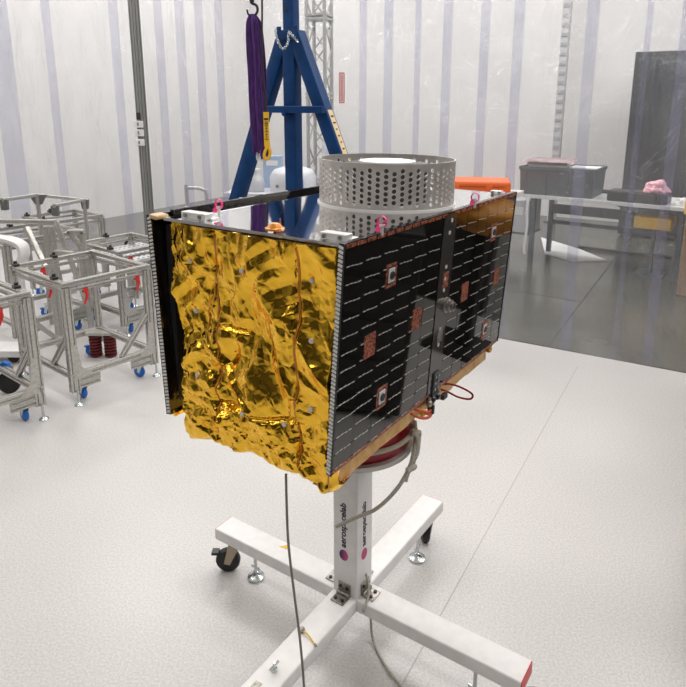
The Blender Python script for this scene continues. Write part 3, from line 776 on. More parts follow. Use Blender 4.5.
bm = bm_new(); bar(bm, (-.25, -.085, 1.82), (.33, -.085, 1.82), .055, .05); cyl(bm, (0, -.12, 1.79), (0, -.06, 1.79), .02, 12); obj('crossbar', bm, 'blue', mst, .002)
bm = bm_new(); bar(bm, (0, -.5, .09), (0, .5, .09), .12, .1); bar(bm, (-.95, 0, .09), (.95, 0, .09), .10, .1); obj('foot_beam', bm, 'blue', mst)
# chain draped from the collar
bm = bm_new(); pts = smooth_path([(-.075, -.098, 2.40), (-.06, -.10, 2.33), (-.01, -.105, 2.25), (.04, -.105, 2.28), (.05, -.10, 2.36), (.085, -.10, 2.33), (.12, -.09, 2.29)], 5)
for i, p in enumerate(pts[:-1]):
    d = (pts[i+1]-p); c = (p+pts[i+1])/2; x, y, z_ = frame_from(d); a_, b_ = (x, y) if i % 2 else (y, x)
    tube(bm, [c+z_*(d.length*.75)*cos(t)+a_*.009*sin(t) for t in [k*2*pi/8 for k in range(9)]], .0028, 5, False)
obj('chain', bm, 'steel', mst, smooth=60)

# slings on their hook
HP = aty(253, 42, 4.55)
sl = thing('sling_bundle', 'purple lifting slings bunched on a black chain hook', 'slings', HP)
def zpx(y, Y=4.55): return aty(256, y, Y).z-HP.z
rs = random.Random(3)
zt, zbm = zpx(19), zpx(159)
for k in range(13):
    bm = bm_new(); x = (k/12-.5)*.10+.012; y = (rs.random()-.5)*.09; zb_ = zbm+.05*rs.random()
    pts = [(x*.25, y*.3, zt+.03), (x*.8, y, zt-.03)]+[(x+.02*t+(.007*(rs.random()-.5)), y+.008*(rs.random()-.5), zt+(zb_-zt)*t) for t in (.2, .4, .6, .8, 1)]
    ribbon(bm, pts, .017, .007, (1, 1.6*(rs.random()-.5), 0), 4); obj('sling', bm, 'purple', sl, smooth=60)
for k in range(4):
    bm = bm_new(); x = (k/3-.5)*.05+.03; ribbon(bm, [(x, 0, zbm+.06), (x-.004, -.005, zbm+.01), (x+.003, 0, zbm-.012)], .012, .004, (1, .2, 0), 3); obj('sling_loop', bm, 'lilac', sl)
hk = thing('chain_hook', 'black steel hook hanging on a thin chain above the purple slings', 'hook', aty(252, 8, 4.55))
bm = bm_new(); tube(bm, [(.0, 0, .03), (.03, 0, .015), (.035, 0, -.02), (.01, 0, -.05), (-.025, 0, -.04), (-.033, 0, -.01)], lambda t: .010-.004*t, 10); obj('hook', bm, 'black', hk, smooth=60)
bm = bm_new(); lathe(bm, [(.0001, .085), (.012, .08), (.016, .05), (.014, .03), (.0001, .022)], (0, 0, 0), 14); cyl(bm, (0, 0, .08), (0, 0, 1.4), .006, 8); obj('swivel', bm, 'black', hk, smooth=40)
# hoist cable and yellow tag
T0 = aty(262, 0, 4.5); T1 = aty(266, 112, 4.5)
bm = bm_new(); tube(bm, [T0+V((0, 0, .6)), T0, aty(262, 55, 4.5), T1+V((0, 0, .0))], .0065, 8)
tag(obj('cable', bm, 'cablek', None, smooth=60, loc=T0), 'black hoist cable hanging straight down beside the purple slings', 'cable')
pd = thing('pendant_tag', 'long yellow tag hanging on the black hoist cable', 'tag', T1)
z1 = aty(267, 147, 4.5).z-T1.z
bm = bm_new(); box(bm, (0, 0, z1/2), (.038, .006, -z1)); tt = obj('tag_strip', bm, 'yellow', pd, .002)
bm = bm_new()
for k in range(12): box(bm, (0, -.004, z1*.28+z1*.045*k), (.008+.018*hsh(k, 5), .002, .005))
obj('print', bm, 'ink', tt)
bm = bm_new(); box(bm, (0, -.004, z1*.2), (.03, .003, .012)); obj('clip', bm, 'blackp', tt)
bm = bm_new(); tube(bm, [(.012, 0, z1), (.02, 0, z1-.03), (.012, 0, z1-.07), (-.012, 0, z1-.085), (-.02, 0, z1-.05), (0, 0, z1+.0)], .011, 8); obj('loop', bm, 'yellow', pd, smooth=60)

# ------------------------------------------------------------------ curtain post and outlets
PP = cl(TP, 0, -.06)
pst = thing('frame_post', 'tall grey curtain frame post with three white switch boxes', 'post', PP, (0, 0, YAW))
bm = bm_new(); sweep(bm, tslot(.08, .08), (0, 0, 0), (0, 0, 3.5), (0, 1, 0)); obj('post_extrusion', bm, 'post', pst)
def zq(y): return aty(150, y, PP.y).z
for y in (124, 132.5, 142):
    bm = bm_new(); box(bm, (.01, -.06, zq(y)), (.10, .045, .068)); o = obj('switch_box', bm, 'switch', pst, .004)
    bm = bm_new(); box(bm, (.025, -.084, zq(y)), (.022, .004, .034)); obj('toggle', bm, 'nickel', o)
bm = bm_new(); box(bm, (.0, -.046, zq(116)), (.05, .008, .07)); obj('access_slot', bm, 'black', pst)

# ------------------------------------------------------------------ aluminium carts
FA = radians(50.6); cf, sf = cos(FA), sin(FA)
def lvl_foot(bm, p):
    lathe(bm, [(.028, 0), (.03, .004), (.024, .012), (.008, .02), (.007, .10)], p, 16)
def caster(parent, p, yaw, r=.04):
    ax = V((cos(yaw), sin(yaw), 0)); tr = V((-sin(yaw), cos(yaw), 0))
    bm = bm_new(); 
    for s in (-1, 1): prism(bm, [p+ax*s*.016+tr*-.02+V((0, 0, .115)), p+ax*s*.016+tr*.02+V((0, 0, .115)), p+ax*s*.016+tr*.03+V((0, 0, r)), p+ax*s*.016+tr*.012+V((0, 0, r-.008))], ax*s, .003)
    box(bm, p+V((0, 0, .118)), (.055, .055, .006)); fk = obj('caster_fork', bm, 'steel', parent)
    bm = bm_new(); Rw = Matrix((tr, V((0, 0, 1)), ax)).transposed()
    lathe(bm, [(.010, -.014), (r*.8, -.014), (r, -.008), (r, .008), (r*.8, .014), (.010, .014)], p+tr*.022+V((0, 0, r)), 20, Rw)
    box(bm, p+tr*.05+V((0, 0, r+.035)), (.03, .03, .012)); obj('caster_wheel', bm, 'wheel', parent, smooth=40)
def red_clamp(parent, p, s=1):
    bm = bm_new(); tube(bm, [p+V((0, 0, .0)), p+V((.006, -.01, -.03)), p+V((-.008, -.016, -.065)), p+V((-.02, -.02, -.085))], lambda t: .012-.005*t, 8)
    box(bm, p+V((0, 0, .0)), (.03, .024, .03)); obj('clamp_lever', bm, 'redp', parent, smooth=50)
def cart(label, org, lx, ly, mirror=False, ztop=.79, slats=False, group=None, braces=True, levers=(), heavy=.06):
    """org: front corner on the floor; local x runs along its front face, local y away to the left"""
    t = thing('aluminium_cart', label, 'cart', org, (0, 0, FA), group or 'aluminium profile carts')
    sx = -1 if mirror else 1
    P = lambda x, y, z: V((sx*x, y, z))
    corners = [(0, 0), (lx, 0), (lx, ly), (0, ly)]
    for i, (x, y) in enumerate(corners):
        bm = bm_new(); rail(bm, P(x, y, .085), P(x, y, ztop-.02), heavy if i < 2 else .04, .04, (0, 1, 0)); obj('post', bm, 'alu', t)
        bm = bm_new(); lvl_foot(bm, P(x+(.0), y-.03 if y == 0 else y+.02, 0)); obj('levelling_foot', bm, 'steel', t, smooth=40)
        xi = .075 if x == 0 else lx-.075; yi = .03 if y == 0 else ly-.03
        caster(t, P(xi, yi, 0), .4*i)
    bm = bm_new()
    o_ = .02
    ends = [((-.02, 0), (lx+.02, 0)), ((lx, .02), (lx, ly-.02)), ((lx+.02, ly), (-.02, ly)), ((0, ly-.02), (0, .02))]
    for (a, b) in ends: rail(bm, P(*a, ztop), P(*b, ztop), .03, .03, (0, 0, 1))
    for (a, b) in ends: rail(bm, P(*a, ztop-.045), P(*b, ztop-.045), .02, .02, (0, 0, 1))
    obj('top_frame', bm, 'alu', t)
    bm = bm_new()
    for (a, b) in ends: rail(bm, P(*a, .19), P(*b, .19), .04, .04, (0, 0, 1))
    obj('bottom_frame', bm, 'alu', t)
    for (x, s) in ((0, 1), (lx, -1)):                    # ribbed corner plates low on the front face
        bm = bm_new(); rail(bm, P(x+s*.03, 0, .135), P(x+s*.17, 0, .135), .03, .075, (0, 0, 1))
        for k in range(3): bar(bm, P(x+s*.03, -.017, .108+.026*k), P(x+s*.17, -.017, .108+.026*k), .006, .006)
        obj('corner_plate', bm, 'alu', t)
        bm = bm_new(); prism(bm, [P(x, -.021, .40), P(x+s*.03, -.021, .40), P(x+s*.05, -.021, .24), P(x+s*.11, -.021, .19), P(x+s*.11, -.021, .17), P(x, -.021, .17)], (0, 1, 0), .004); obj('gusset', bm, 'alu', t)
    if braces:
        for a, b in ((P(lx-.02, 0, .46), P(lx-.24, 0, .21)), (P(0, .02, .46), P(0, .25, .21)), (P(.02, ly, .46), P(.24, ly, .21))):
            bm = bm_new(); rail(bm, a, b, .032, .032); obj('brace', bm, 'alu', t)
    for (x, y) in ((0, .12), (0, ly-.05), (lx*.5, ly)):
        bm = bm_new(); box(bm, P(x, y, ztop+.022), (.035, .05, .022)); cyl(bm, P(x, y, ztop+.02), P(x, y, ztop+.05), .012, 10); obj('knob', bm, 'blackp', t, .003)
    for (x, y) in levers: red_clamp(t, P(x, y-.0, ztop-.06))
    if slats:
        for k in range(9):
            bm = bm_new(); x = .05+(lx-.1)*k/8; cyl(bm, P(x, .02, ztop+.005), P(x, ly-.02, ztop+.005), .008, 8); obj('roller', bm, 'alu', t, smooth=60)
    return t
ca = cart('aluminium profile cart with open top frame nearest the satellite', V((-1.71, 3.79, 0)), .58, .69, levers=((.13, 0), (.50, 0), (.2, .69), (.05, .3)))
cb = cart('aluminium profile cart with roller top at the left edge, nearest the camera', V((-1.85, 3.60, 0)), .62, .69, True, slats=True, levers=((.16, 0), (.2, .69)))
cc = cart('aluminium profile cart at the back, carrying the perforated shelf', V((-1.80, 5.02, 0)), .5, .6, ztop=.70, braces=False, levers=((.1, 0),))
bm = bm_new()
box(bm, (.30, .30, .60), (.56, .60, .02))
sh = obj('shelf', bm, mat('pale_shelf', (.72, .72, .72), .4, .3), cc)
bm = bm_new()
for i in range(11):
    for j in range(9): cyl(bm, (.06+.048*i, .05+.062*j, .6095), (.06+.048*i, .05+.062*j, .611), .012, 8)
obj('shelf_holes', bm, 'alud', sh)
cdt = cart('aluminium profile cart behind the roller cart, carrying upright posts', V((-2.55, 4.75, 0)), .6, .6, ztop=.84, braces=False, levers=())
ce = cart('aluminium profile cart at the back beside the curtain post', V((-2.68, 5.8, 0)), .5, .5, ztop=.80, braces=False, levers=())

# red finned spacer standing inside the middle cart
rp = atz(104, 356)
rs_ = thing('finned_spacer', 'dark red finned vibration mount on the floor under the open-top cart', 'mount', rp)
bm = bm_new()
for sx in (-.055, .055):
    prof = [(.02, 0)]
    for k in range(7): prof += [(.045, .01+k*.024), (.045, .022+k*.024), (.03, .024+k*.024), (.03, .032+k*.024)]
    lathe(bm, prof+[(.02, .18)], (sx, 0, 0), 20)
obj('fins', bm, mat('dark_red_rubber', (.14, .01, .012), .5), rs_, smooth=40)
bm = bm_new(); box(bm, (0, 0, .19), (.22, .10, .02)); obj('top_plate', bm, 'alu', rs_)

# tall tubular frames behind the carts
def tall_frame(name, label, Y, segs, r=.016, foot=None, gus=()):
    base = aty(foot[0], foot[1], Y) if foot else atz(35, 300)
    base.z = 0
    t = thing(name, label, 'frame', base)
    for (x0, y0, Y0, x1, y1, Y1) in segs:
        a = aty(x0, y0, Y0); b = aty(x1, y1, Y1) if y1 is not None else V((a.x, a.y, .0))
        bm = bm_new(); bar(bm, a-base, b-base, r*2, r*2, r=r*.4); obj('tube', bm, 'alu', t)
    for (x, y, Y0, s) in gus:
        c = aty(x, y, Y0)-base; bm = bm_new()
        prism(bm, [c+V((-.07*s, 0, .0)), c+V((.07*s, 0, 0)), c+V((.025, 0, -.08)), c+V((-.025, 0, -.08))], (0, 1, 0), .03); obj('gusset', bm, 'alud', t)
    return t
tall_frame('overhead_rack', 'tall slim aluminium frame with T-shaped top behind the carts', 5.3, [(37, 195, 5.3, 37, None, 5.3), (2, 200, 4.9, 37, 195, 5.3), (37, 195, 5.3, 84, 200, 5.6), (84, 200, 5.6, 86, None, 5.6), (84, 200, 5.6, 54, 206, 5.0)], .014, (37, 195), ((37, 195, 5.3, 1), (84, 200, 5.6, .5), (54, 206, 5.0, .4), (3, 200, 4.9, .4)))
tall_frame('tilt_frame', 'sloping aluminium easel frame standing behind the roller cart', 4.7, [(-30, 221, 4.7, 56, 222, 4.7), (56, 222, 4.8, 88, 306, 4.95), (27, 228, 4.8, 46, 268, 4.6), (46, 226, 4.8, 47, None, 4.8), (52, 226, 4.9, 53, None, 4.9), (56, 252, 4.7, 74, 254, 4.6)], .018, (50, 226), ())
tall_frame('arch_frame', 'short aluminium arch post with rounded corner gusset', 5.2, [(68, 232, 5.0, 84, 232, 5.0), (82, 232, 5.0, 82, None, 5.0), (68, 232, 5.0, 80, 245, 5.0)], .02, (82, 232), ())
# white curved bracket of a white cart
wb0 = aty(22, 262, 4.6); wb0.z = 0
wb0 = wb0
wt = thing('white_trolley', 'white trolley with curved handle bracket at the left edge', 'trolley', wb0)
bm = bm_new(); pts = [aty(x, y, 4.6)-wb0 for x, y in ((-25, 236), (0, 238), (14, 241), (22, 246), (24, 254), (22, 262), (20, 275))]
ribbon(bm, pts, .10, .03, (.3, 1, 0), 5); hd = obj('handle_bracket', bm, 'white', wt, .006)
bm = bm_new(); p = aty(20, 275, 4.6)-wb0; bar(bm, p+V((0, 0, .03)), V((p.x, p.y, .06)), .05, .04); obj('post', bm, 'white', wt)
bm = bm_new(); box(bm, (-.43, -.08, .08), (.85, .2, .05)); obj('base', bm, 'white', wt, .004)
for x in (-.75, -.08):
    bm = bm_new(); cyl(bm, (x, -.14, .04), (x, -.10, .04), .04, 18); obj('wheel', bm, 'black', wt)
# black wheel and blue knob seen under the roller cart
bw = atz(10, 393)
bk = thing('spare_caster', 'large black caster wheel with blue hub under the roller cart', 'caster', bw)
bm = bm_new(); lathe(bm, [(.02, -.02), (.06, -.02), (.075, -.01), (.075, .01), (.06, .02), (.02, .02)], (0, 0, .075), 28, Matrix.Rotation(pi/2, 3, 'X')); obj('wheel', bm, 'black', bk, smooth=40)
bm = bm_new(); box(bm, (0, 0, .17), (.05, .07, .03)); box(bm, (0, .03, .12), (.04, .006, .10)); obj('fork', bm, 'nickel', bk)
bm = bm_new(); cyl(bm, (0, -.035, .20), (0, .0, .20), .032, 20); obj('hub', bm, 'wheel', bk)
# black hose loop by the post
hp = aty(132, 252, 6.2); hp2 = V((hp.x, hp.y, 0))
ho = thing('hose_stand', 'small bench stand with black hose loop by the curtain post', 'stand', hp2)
bm = bm_new(); tube(bm, [aty(x, y, 6.2)-hp2 for x, y in ((126, 256), (125, 248), (127, 241), (133, 237), (139, 237))], .014, 8); obj('hose', bm, 'black', ho, smooth=60)
bm = bm_new(); q = aty(126, 256, 6.2)-hp2; box(bm, (q.x+.06, 0, q.z-.03), (.3, .3, .06)); box(bm, (q.x+.06, 0, (q.z-.06)/2), (.10, .10, q.z-.06)); q2 = aty(139, 237, 6.2)-hp2
bar(bm, (q2.x, 0, q2.z), (q2.x, 0, q.z-.02), .03); obj('pedestal', bm, 'alu', ho)

# ------------------------------------------------------------------ orange case on a low table behind the satellite
oc = aty(492, 190, 4.6)
RE = Matrix.Rotation(YAW, 3, 'Z')
tb = thing('side_table', 'white side table under the orange case, behind the satellite', 'table', V((oc.x, oc.y, 0)), (0, 0, YAW))
zt_ = oc.z-.035
bm = bm_new(); box(bm, (-.18, .15, zt_-.02), (.62, .42, .04)); obj('tabletop', bm, 'white', tb, .003)
for x in (-.48, -.28):
    for y in (-.02, .32):
        bm = bm_new(); bar(bm, (x, y, 0), (x, y, zt_-.04), .035); obj('leg', bm, 'white', tb)
oo = thing('orange_case', 'flat orange plastic case lying behind the perforated cylinder', 'case', V((oc.x, oc.y, zt_)), (0, 0, YAW+.35))
bm = bm_new(); box(bm, (-.13, .14, .048), (.52, .30, .095)); obj('shell', bm, 'orange', oo, .018)
bm = bm_new(); box(bm, (-.13, -.012, .058), (.44, .006, .006)); obj('lid_seam', bm, mat('dark_orange', (.5, .07, .015), .5), oo)
for x in (-.25, -.02):
    bm = bm_new(); box(bm, (x, -.016, .055), (.04, .012, .03)); obj('latch', bm, 'orange', oo, .002)

# ------------------------------------------------------------------ outside the curtain, right: bench and what is on it
ZT = .80
BL = atz(523, 194, ZT); BR = atz(686, 208, ZT); BD = (BR-BL); BD.z = 0; BD.normalize(); BN = V((-BD.y, BD.x, 0))
byaw = math.atan2(BD.y, BD.x)
FZ = -.025
bn = thing('workbench', 'grey workbench with dark steel legs outside the clear curtain', 'workbench', V((BL.x, BL.y, FZ)), (0, 0, byaw))
zt2 = ZT-FZ
bm = bm_new(); box(bm, (1.15, .38, zt2-.02), (2.3, .76, .04)); obj('benchtop', bm, 'desk', bn, .003)
for x in (.12, 1.72, 2.24):
    for y in (.06, .7):
        bm = bm_new(); bar(bm, (x, y, 0), (x, y, zt2-.04), .07, .05); obj('leg', bm, 'deskleg', bn)
bm = bm_new(); bar(bm, (.12, .70, zt2-.25), (2.24, .70, zt2-.25), .03, .12, (0, 0, 1)); bar(bm, (.12, .70, zt2-.42), (2.24, .70, zt2-.42), .02, .05, (0, 0, 1)); obj('rear_beam', bm, 'deskleg', bn)
bm = bm_new(); ribbon(bm, [(.07, .0, zt2-.0), (.065, -.01, zt2-.2), (.08, -.012, .45), (.06, -.01, .2), (.07, -.01, .1)], .03, .004, (1, .1, 0), 5); obj('cable_sleeve', bm, 'foam', bn)
def bpt(u, v, z=0): return BL+BD*u+BN*v+V((0, 0, z))
def bu(x, y, z=ZT, v=0):
    p = atz(x, y, z); return (p-BL).dot(BD), (p-BL).dot(BN)
# tote
u0 = bu(518, 193)[0]; u1 = bu(597, 197)[0]
tw = (u1-u0)*.99; hh = .33
tt = thing('storage_tote', 'slate grey plastic storage tote on the left end of the workbench', 'tote', bpt((u0+u1)/2, .32), (0, 0, byaw+.06))
bm = bm_new()
def taper(bm, w0, d0, w1, d1, z0, z1, open_top=False):
    a = [bm.verts.new((sx*w0/2, sy*d0/2, z0)) for sx, sy in ((-1, -1), (1, -1), (1, 1), (-1, 1))]; b = [bm.verts.new((sx*w1/2, sy*d1/2, z1)) for sx, sy in ((-1, -1), (1, -1), (1, 1), (-1, 1))]
    for i in range(4): bm.faces.new((a[i], a[(i+1) % 4], b[(i+1) % 4], b[i]))
    bm.faces.new(a[::-1]); 
    if not open_top: bm.faces.new(b)
taper(bm, tw*.97, .54, tw, .56, 0, hh-.03, True); taper(bm, tw*.95, .52, tw*.975, .54, .01, hh-.03, True); obj('bin', bm, 'crate', tt)
bm = bm_new()
for (c, s) in (((0, -.285, hh-.02), (tw+.02, .03, .04)), ((0, .285, hh-.02), (tw+.02, .03, .04)), ((-tw/2, 0, hh-.02), (.03, .56, .04)), ((tw/2, 0, hh-.02), (.03, .56, .04))): box(bm, c, s)
obj('rim', bm, 'crate', tt, .004)
for x in (-.42, -.14, .14, .42):
    bm = bm_new(); box(bm, (x*tw, -.278, hh*.42), (.02, .03, hh*.8)); obj('rib', bm, 'crate', tt, .003)
bm = bm_new(); box(bm, (0, -.302, hh-.07), (.2, .012, .025)); obj('handle', bm, 'crate', tt, .003)
bm = bm_new(); box(bm, (tw*.30, .1, hh-.015), (.36, .30, .012)); obj('lid_half', bm, 'foam', tt)
# flat film-wrapped box on top of the tote
bx = thing('wrapped_box', 'flat dark box wrapped in pinkish film on top of the grey tote', 'box', bpt((u0+u1)/2-.13, .22, hh), (0, 0, byaw+.12))
bm = bm_new(); box(bm, (0, 0, .05), (.46, .30, .05)); obj('box', bm, mat('brown_grey_box', (.12, .10, .10), .6), bx, .004)
bm = bm_new(); ng = 16
gg = [[bm.verts.new(((i/ng-.5)*.60, (j/ng-.5)*.40, .084+.016*noise.noise(V((i*.7, j*.7, 0)))-.05*max(0, abs(i/ng-.5)*2-.75)*4*.5-.05*max(0, abs(j/ng-.5)*2-.75)*4*.5)) for j in range(ng+1)] for i in range(ng+1)]
for i in range(ng):
    for j in range(ng): bm.faces.new((gg[i][j], gg[i+1][j], gg[i+1][j+1], gg[i][j+1]))
M['film'] = vinyl_material('pink_wrapping_film', (.95, .85, .87), (.85, .62, .64), .45)
obj('film', bm, 'film', bx)
bm = bm_new(); box(bm, (0, 0, .012), (.44, .26, .024)); obj('base_tray', bm, 'foam', bx)
# black case
uc = bu(648, 203)[0]; cw_ = (bu(668, 205)[0]-bu(608, 200)[0])
kc = thing('black_case', 'long black hard case lying on the workbench', 'case', bpt(bu(638, 202)[0], .16), (0, 0, byaw))
bm = bm_new(); box(bm, (0, 0, .06), (cw_, .26, .115)); obj('shell', bm, 'blackp', kc, .015)
bm = bm_new(); box(bm, (0, -.132, .075), (cw_*.98, .006, .008)); box(bm, (-cw_/2-.04, 0, .085), (.09, .06, .04)); obj('lip', bm, 'blackp', kc, .003)
for x in (-.25, .0, .25):
    bm = bm_new(); box(bm, (x*cw_*1.2, -.138, .07), (.04, .012, .05)); obj('latch', bm, 'blackp', kc, .002)
# pink bag crumpled on the case
def crumpled(name, label, cat, base, s, m, seed):
    bm = bm_new(); bmesh.ops.create_icosphere(bm, subdivisions=4, radius=1)
    for v in bm.verts:
        n_ = v.co.normalized(); f = 1+.38*noise.noise(n_*1.6+V((seed, 0, 0)))+.18*abs(noise.noise(n_*4+V((seed, 0, 0))))
        v.co = V((n_.x*f*s[0], n_.y*f*s[1], max(-.35, n_.z*f)*s[2]))
    zm = min(v.co.z for v in bm.verts)
    for v in bm.verts: v.co.z -= zm
    o = obj(name, bm, m, None); o.location = base; tag(o, label, cat); return o
crumpled('plastic_bag', 'crumpled pink plastic bag on top of the black case', 'bag', bpt(bu(655, 203)[0], .16, .1175), (.12, .10, .10), 'pinkbag', 2.4)
crumpled('tissue', 'crumpled white tissue on the workbench beside the black case', 'tissue', bpt(bu(681, 206)[0], .14, 0), (.06, .06, .06), 'foam', 5.1)
# yellow bin hanging below the benchtop
up_ = bu(655, 203)[0]
yb = thing('yellow_bin', 'yellow bin resting on the floor stand beneath the right end of the bench', 'bin', V((bpt(up_+.0, .3).x, bpt(up_, .3).y, FZ)), (0, 0, byaw))
bm = bm_new(); box(bm, (0, 0, .60), (.38, .3, .13)); obj('tray', bm, 'yellow', yb, .01)
bm = bm_new(); bar(bm, (0, .0, 0), (0, .0, .535), .04); box(bm, (0, 0, .01), (.3, .3, .02)); obj('stand', bm, 'deskleg', yb)
# foam sheet and rods on the outer floor
p = atz(578, 256, FZ)
bm = bm_new(); pl = [atz(x, y, FZ) for x, y in ((541, 238), (545, 254), (574, 262), (607, 261), (580, 250))]
prism(bm, pl, (0, 0, 1), .012); tag(obj('foam_sheet', bm, 'foam', None, loc=pl[0]), 'white foam sheet lying on the grey floor under the workbench', 'sheet')
bm = bm_new(); a, b = atz(578, 247, FZ+.02), atz(672, 258, FZ+.02); bar(bm, a, b, .05, .04)
tag(obj('black_rod', bm, 'blackp', None, loc=a), 'long black bar lying on the floor beneath the workbench', 'bar')
# cables hanging under the bench
bm = bm_new(); tube(bm, [bpt(u, -.02 if 0 else .74, z) for u, z in ((bu(600, 198)[0], -.04), (bu(603, 198)[0], -.12), (bu(612, 198)[0], -.16), (bu(625, 198)[0], -.14), (bu(632, 198)[0], -.1))], .008, 6)
tag(obj('cable', bm, 'cablek', None, smooth=60, loc=bpt(1, .74, 0)), 'short black cable looping below the workbench top near the tote', 'cable')
bm = bm_new(); tube(bm, [bpt(u, .66, z) for u, z in ((bu(632, 198)[0], -.22), (bu(636, 198)[0], -.33), (bu(645, 198)[0], -.40), (bu(656, 198)[0], -.40), (bu(672, 198)[0], -.36))], .008, 6)
tag(obj('cable', bm, 'cablek', None, smooth=60, loc=bpt(1.5, .66, 0)), 'black cable sagging behind the bench beam below the black case', 'cable')
# light carton left of the bench
pc_ = atz(519, 262, FZ)
cb_ = thing('equipment_box', 'pale grey equipment box with label standing left of the workbench', 'box', V((pc_.x, pc_.y, FZ))+BN*.35-BD*.12, (0, 0, byaw))
bm = bm_new(); box(bm, (-.02, 0, .53), (.34, .4, .40)); obj('housing', bm, mat('pale_grey_housing', (.5, .5, .52), .5), cb_, .01)
bm = bm_new(); box(bm, (-.02, 0, .32), (.36, .42, .02)); bar(bm, (-.17, 0, 0), (-.17, 0, .32), .04); bar(bm, (.13, 0, 0), (.13, 0, .32), .04); obj('stand', bm, 'deskleg', cb_)
bm = bm_new(); box(bm, (-.0, -.203, .6), (.16, .004, .1)); obj('label_plate', bm, 'foam', cb_)
# dark cabinet
CB0 = atz(617, 236, FZ); ztop = aty(629, 52, CB0.y).z
cbn = thing('cabinet', 'tall charcoal double-door cabinet behind the workbench', 'cabinet', V((CB0.x, CB0.y, FZ)), (0, 0, YAW))
hC = ztop-FZ
bm = bm_new(); box(bm, (1.1, .35, hC/2+.02), (2.2, .7, hC-.04)); obj('cabinet_body', bm, 'cab', cbn, .004)
for k, x in enumerate((0, .0)):
    bm = bm_new(); box(bm, (.56+k*1.08, -.012, hC/2), (1.04, .022, hC-.16)); dd = obj('door', bm, 'cab', cbn, .003)
    bm = bm_new(); cyl(bm, (1.0+k*.16, -.05, hC*.45), (1.0+k*.16, -.05, hC*.55), .012, 10); obj('handle', bm, 'steel', dd)
# yellow-brown lift part at the right edge
yl = atz(683, 300, FZ)
ye = thing('pallet_lift', 'yellow and brown lift mast at the right edge beyond the bench', 'lift', V((yl.x+.05, yl.y+.25, FZ)), (0, 0, byaw))
bm = bm_new(); box(bm, (.1, 0, .42), (.16, .2, .84)); obj('mast', bm, mat('brown_steel', (.3, .18, .1), .5), ye, .01)
bm = bm_new(); box(bm, (.1, 0, .90), (.2, .24, .16)); obj('head', bm, 'yellow', ye, .02)
P0 = SRM @ V((W/2, .33, .47))+SO; nn = SRM @ V((1, 0, 0)); dd_ = (P0-C0).normalized(); rr_ = dd_-2*dd_.dot(nn)*nn
mq = P0+rr_*2.4
dm = thing('added_amber_shape', 'added orange draped shape out of view, giving the near solar panel its amber reflection', 'machine', V((mq.x, mq.y, 0)), (0, 0, YAW))  # unseen shape, added only for the amber patch mirrored in the panel
bm = bm_new(); bmesh.ops.create_icosphere(bm, subdivisions=4, radius=1)
for v in bm.verts:
    n_ = v.co.normalized(); f = 1+.25*noise.noise(n_*1.8); v.co = V((n_.x*f*.30, n_.y*f*.24, n_.z*f*.13+mq.z))
obj('cover', bm, mat('amber_reflection_cover', (.62, .25, .02), .4), dm, smooth=180)
bm = bm_new(); bar(bm, (0, 0, .02), (0, 0, mq.z-.10), .1); box(bm, (0, 0, .02), (.5, .4, .04)); obj('pedestal', bm, 'black', dm)
uu = V((.88, .47, 0)); rn = V((.47, -.88, 0)); rk = V((.3, 1.85, 0))+uu*2.0+rn*.45
rt_ = thing('added_dark_rack', 'added black wheeled rack out of view, darkening the reflection in the near solar panel', 'rack', rk, (0, 0, math.atan2(.47, .88)))  # unseen dark block, added to blacken the panel's lower left reflection
bm = bm_new(); box(bm, (0, 0, .58), (1.1, .86, 1.08)); obj('cabinet_body', bm, 'black', rt_, .01)
for k in range(4):
    bm = bm_new(); box(bm, (-.556, 0, .27+k*.24), (.012, .78, .2)); obj('drawer', bm, 'blackp', rt_, .003)
for sx in (-1, 1):
    for sy in (-1, 1):
        bm = bm_new(); cyl(bm, (sx*.45, sy*.33-.02, .05), (sx*.45, sy*.33+.02, .05), .05, 16); box(bm, (sx*.45, sy*.33, .10), (.05, .06, .06)); obj('caster', bm, 'black', rt_)
# column pipe seen in haze behind tote
for (x, yt, lab) in ((550, 0, 'slim white roof column beyond the curtain, above the grey tote'),):
    q = atz(551, 225, FZ); q = q+ (q-V((0, 0, 0))).normalized()*.3
    t = thing('roof_column', lab, 'column', V((q.x, q.y, FZ)), (0, 0, YAW))
    bm = bm_new(); bar(bm, (0, 0, .02), (0, 0, 4.5), .12); obj('shaft', bm, mat('light_grey_column', (.55, .55, .56), .5), t)
    bm = bm_new()
    for k in range(28): box(bm, (0, -.065, .5+k*.14), (.09, .01, .05))
    obj('lattice', bm, mat('mid_grey', (.4, .4, .42), .5), t)
    bm = bm_new(); box(bm, (0, 0, .01), (.2, .2, .02)); obj('base', bm, 'deskleg', t)

# ------------------------------------------------------------------ outside, left: bench with white lab equipment, truss
ZB = .86
q0 = atz(223, 193, ZB); q1 = atz(322, 193, ZB)
ldir = E1
wbn = thing('lab_bench', 'white lab bench beyond the curtain behind the blue mast', 'bench', V((q0.x, q0.y, FZ)), (0, 0, -.15))
zz = ZB-FZ
wl_ = (q1-q0).length+.25
bm = bm_new(); box(bm, (wl_/2, .35, zz-.025), (wl_, .7, .05)); obj('benchtop', bm, 'lilac', wbn, .003)
for x in (.08, wl_/2, wl_-.08):
    for y in (.06, .64):
        bm = bm_new(); bar(bm, (x, y, 0), (x, y, zz-.05), .05); obj('leg', bm, 'lilac', wbn)
bm = bm_new(); box(bm, (wl_*.55, .4, .35), (wl_*.6, .5, .03)); obj('lower_shelf', bm, 'lilac', wbn)
Rb = Matrix.Rotation(-.15, 3, 'Z'); wo_ = V((q0.x, q0.y, ZB))
def wb_at(u, v): return wo_+Rb @ V((u, v, 0))
U = lambda x: (x-223)/(322-223)*(q1-q0).length
e = thing('centrifuge', 'low white benchtop machine with domed lid behind the mast', 'machine', wb_at(U(289), .3), (0, 0, -.15))
